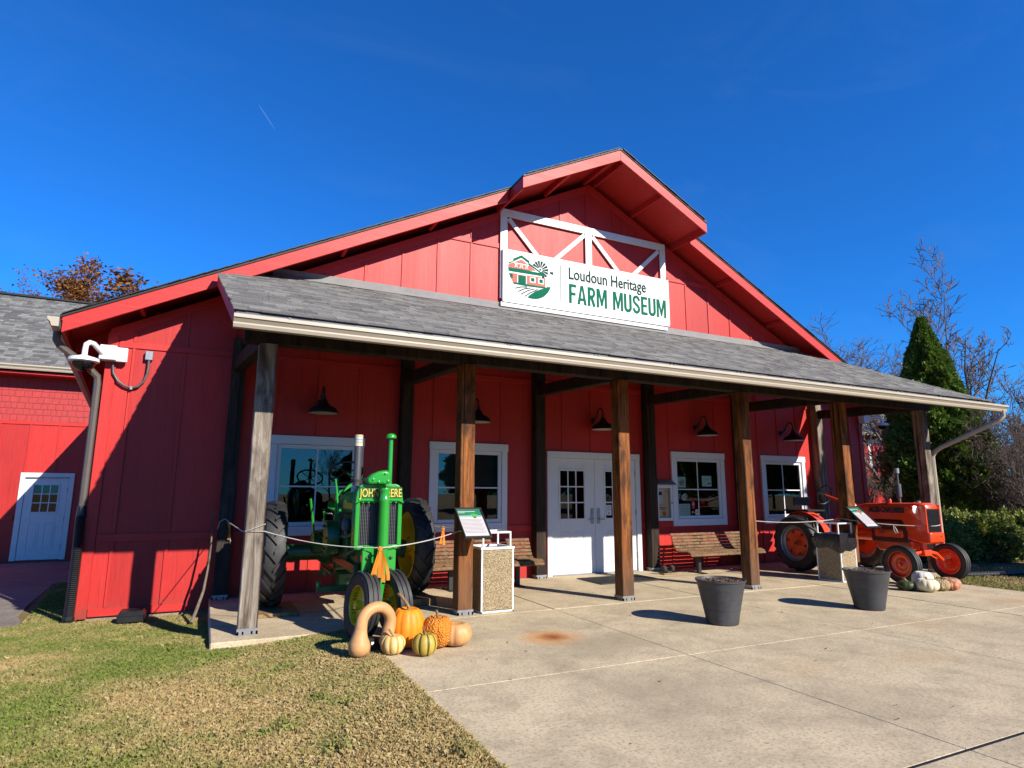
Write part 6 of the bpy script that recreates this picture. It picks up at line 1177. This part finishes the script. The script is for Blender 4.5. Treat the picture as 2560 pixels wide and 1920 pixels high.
# ------------------------------------------------------------------ lawn
def pnoise(x, y, s):
    return (np.sin(x * s * 1.3 + 1.7 * np.sin(y * s * .9 + .6)) + np.sin(y * s * 1.7 + 1.9 * np.sin(x * s * 1.1 + 2)) + np.sin((x + y) * s * .8 + 1.3 * np.sin((x - y) * s * 1.9))) / 3
def blades(name, x, y, hgt, seed, green):
    rs = np.random.default_rng(seed); n = len(x); z = gz(x, y); a = rs.uniform(0, 2 * np.pi, n); ln = hgt * rs.uniform(.5, 1.3, n); bend = rs.uniform(.15, .9, n); w2 = rs.uniform(.0007, .0015, n); dx, dy = np.cos(a), np.sin(a)
    B0 = np.stack([x - dy * w2, y + dx * w2, z - .004], 1); B1 = np.stack([x + dy * w2, y - dx * w2, z - .004], 1); md = np.stack([x + dx * ln * .35 * bend, y + dy * ln * .35 * bend, z + ln * .75], 1); tp = np.stack([x + dx * ln * bend, y + dy * ln * bend, z + ln * (1.05 - .25 * bend)], 1)
    V = np.stack([B0, B1, md + (B1 - B0) * .3, tp], 1).reshape(-1, 3)
    g = np.clip(.5 + .55 * pnoise(x, y, 1.1) + .3 * pnoise(x + 3, y, 3.1) + .25 * pnoise(x, y + 5, 8.3) + green, 0, 1)[:, None]
    tan = np.array([(.56, .42, .19), (.48, .34, .14), (.64, .50, .26), (.42, .28, .11)])[rs.integers(0, 4, n)]; grn = np.array([(.15, .22, .03), (.20, .26, .04), (.11, .17, .03), (.27, .30, .07)])[rs.integers(0, 4, n)]
    g = np.clip(g + rs.normal(0, .16, (n, 1)), 0, 1); C = (tan * (1 - g) + grn * g) * rs.uniform(.9, 1.08, (n, 1)); return quads(name, V, C, 'grass')
n = 640000; gxp = rng.uniform(-9.0, -5.0, n); gyp = -7.6 + 7.5 * rng.random(n)
keep = ~((gxp > -6.44) & (gyp > -2.86)) & ~((gxp < -8.38 - .10 * (gyp + 3.2)) & (gyp > -3.2)) & (gyp < -.12 - .0) & ((gxp < -5.05) | (rng.random(n) < .4))
gxp, gyp = gxp[keep], gyp[keep]; ex_, ey_ = rng.uniform(-8.85, -7.99, 30000), rng.uniform(-.3, 4.0, 30000); kk = ex_ > -8.5 - .1 * (ey_ + .2); gxp, gyp = np.concatenate([gxp, ex_[kk]]), np.concatenate([gyp, ey_[kk]])
grn = .24 * np.clip((gyp + 5.2) / 2.2, -1, 1) + .12 * np.clip((-6.3 - gxp), -1, 1)
tag(link('grass', blades('grass', gxp, gyp, .042, 1, grn - .18), None), 'short dry lawn of tan and green blades at the left', 'grass', kind='stuff')
# longer tufts and weeds standing out of the lawn
tx, ty = [], []
for k in range(70):
    cx_, cy_ = rng.uniform(-8.3, -5.15), rng.uniform(-7.2, -1.2)
    if cx_ > -6.5 and cy_ > -3.0: continue
    q_ = rng.integers(30, 110); rr_ = rng.uniform(.02, .09); tx.append(rng.normal(cx_, rr_, q_)); ty.append(rng.normal(cy_, rr_, q_))
tx, ty = np.concatenate(tx), np.concatenate(ty); tag(link('grass', blades('grass', tx, ty, .06, 12, .1 + .3 * pnoise(tx, ty, 2.0)), None), 'longer green and straw tufts standing out of the left lawn', 'grass', kind='stuff')
n = 26000; a_, b_ = rng.uniform(4.78, 9.5, n), rng.uniform(-8, -2.3, n); kp = ~((a_ < 6.46) & (b_ > -2.86)); tag(link('grass', blades('grass', a_[kp], b_[kp], .04, 2, np.full(kp.sum(), -.05)), None), 'patchy grass strip right of the pavement', 'grass', kind='stuff')
n = 14000; a_, b_ = rng.uniform(-5.10, -5.01, n), rng.uniform(-7.7, -2.9, n); tag(link('grass', blades('grass', a_, b_, .035, 3, np.full(n, -.2)), None), 'ragged fringe of dry grass along the pavement edge', 'grass', kind='stuff')
# fallen leaves
def litter(name, x, y, z, size, seed):
    rs = np.random.default_rng(seed); n = len(x); C = np.stack([x, y, z + .008], 1); a = rs.uniform(0, 6.283, n); ta = rs.normal(0, .35, n); u = np.stack([np.cos(a), np.sin(a), ta], 1); v = np.stack([-np.sin(a), np.cos(a), rs.normal(0, .35, n)], 1); sz = size * rs.uniform(.5, 1.3, (n, 1))
    V = np.stack([C - u * sz, C - v * sz * .55, C + u * sz, C + v * sz * .55], 1).reshape(-1, 3); C2 = np.array([(.26, .15, .06), (.34, .2, .08), (.18, .1, .05), (.42, .3, .16)])[rs.integers(0, 4, n)]; return quads(name, V, C2, 'leaf')
n = 2600; a_, b_ = rng.uniform(4.9, 13, n), rng.uniform(-4.2, -1.2, n); kp = ~((a_ < 6.5) & (b_ > -2.9)); tag(link('leaf_litter', litter('leaf_litter', a_[kp], b_[kp], gz(a_[kp], b_[kp]), .035, 4), None), 'brown fallen leaves in the bed right of the pavement', 'leaves', kind='stuff')
n = 900; a_, b_ = rng.uniform(-8.5, -6.5, n), rng.uniform(-.8, -.1, n) ; tag(link('leaf_litter', litter('leaf_litter', a_, b_, gz(a_, b_), .028, 5), None), 'brown fallen leaves along the foundation at the left corner', 'leaves', kind='stuff')
n = 60; a_, b_ = rng.uniform(-4.5, 4.5, n), rng.uniform(-8, -1, n); tag(link('leaf_litter', litter('leaf_litter', a_, b_, np.zeros(n), .016, 6), None), 'a few stray dry leaves scattered over the pavement', 'leaves', kind='stuff')

t = thing('light_pole', 'distant twin-headed lamp pole between the bare trunks above the porch roof', 'lamp pole', (35.6, 15, -.3)); m = MB(); m.tube([(0, 0, 0), (0, 0, 10.4)], [.11, .07], 8); m.build('pole', 'silver', t, smooth=40)
for q in (-1, 1): B('lamp_head', 'silver', t, tuple(sorted((q * .1, q * .85))) + (-.15, .15, 10.4, 10.52))
# vapour trail high in the sky
m, t_, p_ = newmat('vapour'); tr = nd(t_, 'BsdfTransparent'); df = nd(t_, 'BsdfDiffuse'); df.inputs[0].default_value = (.9, .9, .9, 1); tl = nd(t_, 'BsdfTranslucent'); tl.inputs[0].default_value = (.9, .9, .9, 1); a1 = nd(t_, 'AddShader'); mx = nd(t_, 'MixShader'); mx.inputs[0].default_value = .028
t_.links.new(df.outputs[0], a1.inputs[0]); t_.links.new(tl.outputs[0], a1.inputs[1]); t_.links.new(tr.outputs[0], mx.inputs[1]); t_.links.new(a1.outputs[0], mx.inputs[2]); t_.links.new(mx.outputs[0], t_.nodes['Material Output'].inputs[0]); MT['vapour'] = m
p0 = Vector((50, 2250, 1415)); p1 = Vector((112, 2240, 1325)); mb = MB(); mb.tube([p0.lerp(p1, i / 8) - p0 for i in range(9)], [.5, 1.6, 1.9, 1.9, 1.8, 1.7, 1.6, 1.2, .4], 10)
ct = thing('vapour_trail', 'short faint white vapour trail in the blue sky at upper left', 'vapour trail', p0); mb.build('trail', 'vapour', ct, smooth=60)

# photographic exposure: real reflectances, set once for every surface
K = {'white_paint': .80, 'white_trim': .78, 'sign_white': .76, 'paper': .85, 'white_housing': .9, 'lamp_lens': .9, 'can': .9, 'tractor_green': .85, 'tractor_orange': 1.0, 'wheel_yellow': .85, 'dry_leaf': .8, 'evergreen_spray': 1.25, 'brown_post': .62, 'grey_post': .64, 'asphalt_shingle': 1.0, 'bench_slat': .62, 'flashing': .6, 'plaza_concrete': .86, 'grass_blade': .82, 'bark': .8, 'twig': .9, 'pale_bark': .8, 'orange_pumpkin': .85, 'tan_pumpkin': .74, 'cream_striped': .9, 'cream_pumpkin': .85, 'white_pumpkin': .85, 'warty_orange': .9, 'cork': 1.0, 'inner_foliage': .8}
for mm in bpy.data.materials:
    if not mm.node_tree: continue
    k = K.get(mm.name, .66); t = mm.node_tree
    for nn in list(t.nodes):
        if nn.type in ('BSDF_PRINCIPLED', 'BSDF_TRANSLUCENT'):
            so_ = nn.inputs['Base Color' if nn.type == 'BSDF_PRINCIPLED' else 'Color']
            if so_.is_linked: src = so_.links[0].from_socket; t.links.new(mixc(t, src, (k, k, k), 1., 'MULTIPLY'), so_)
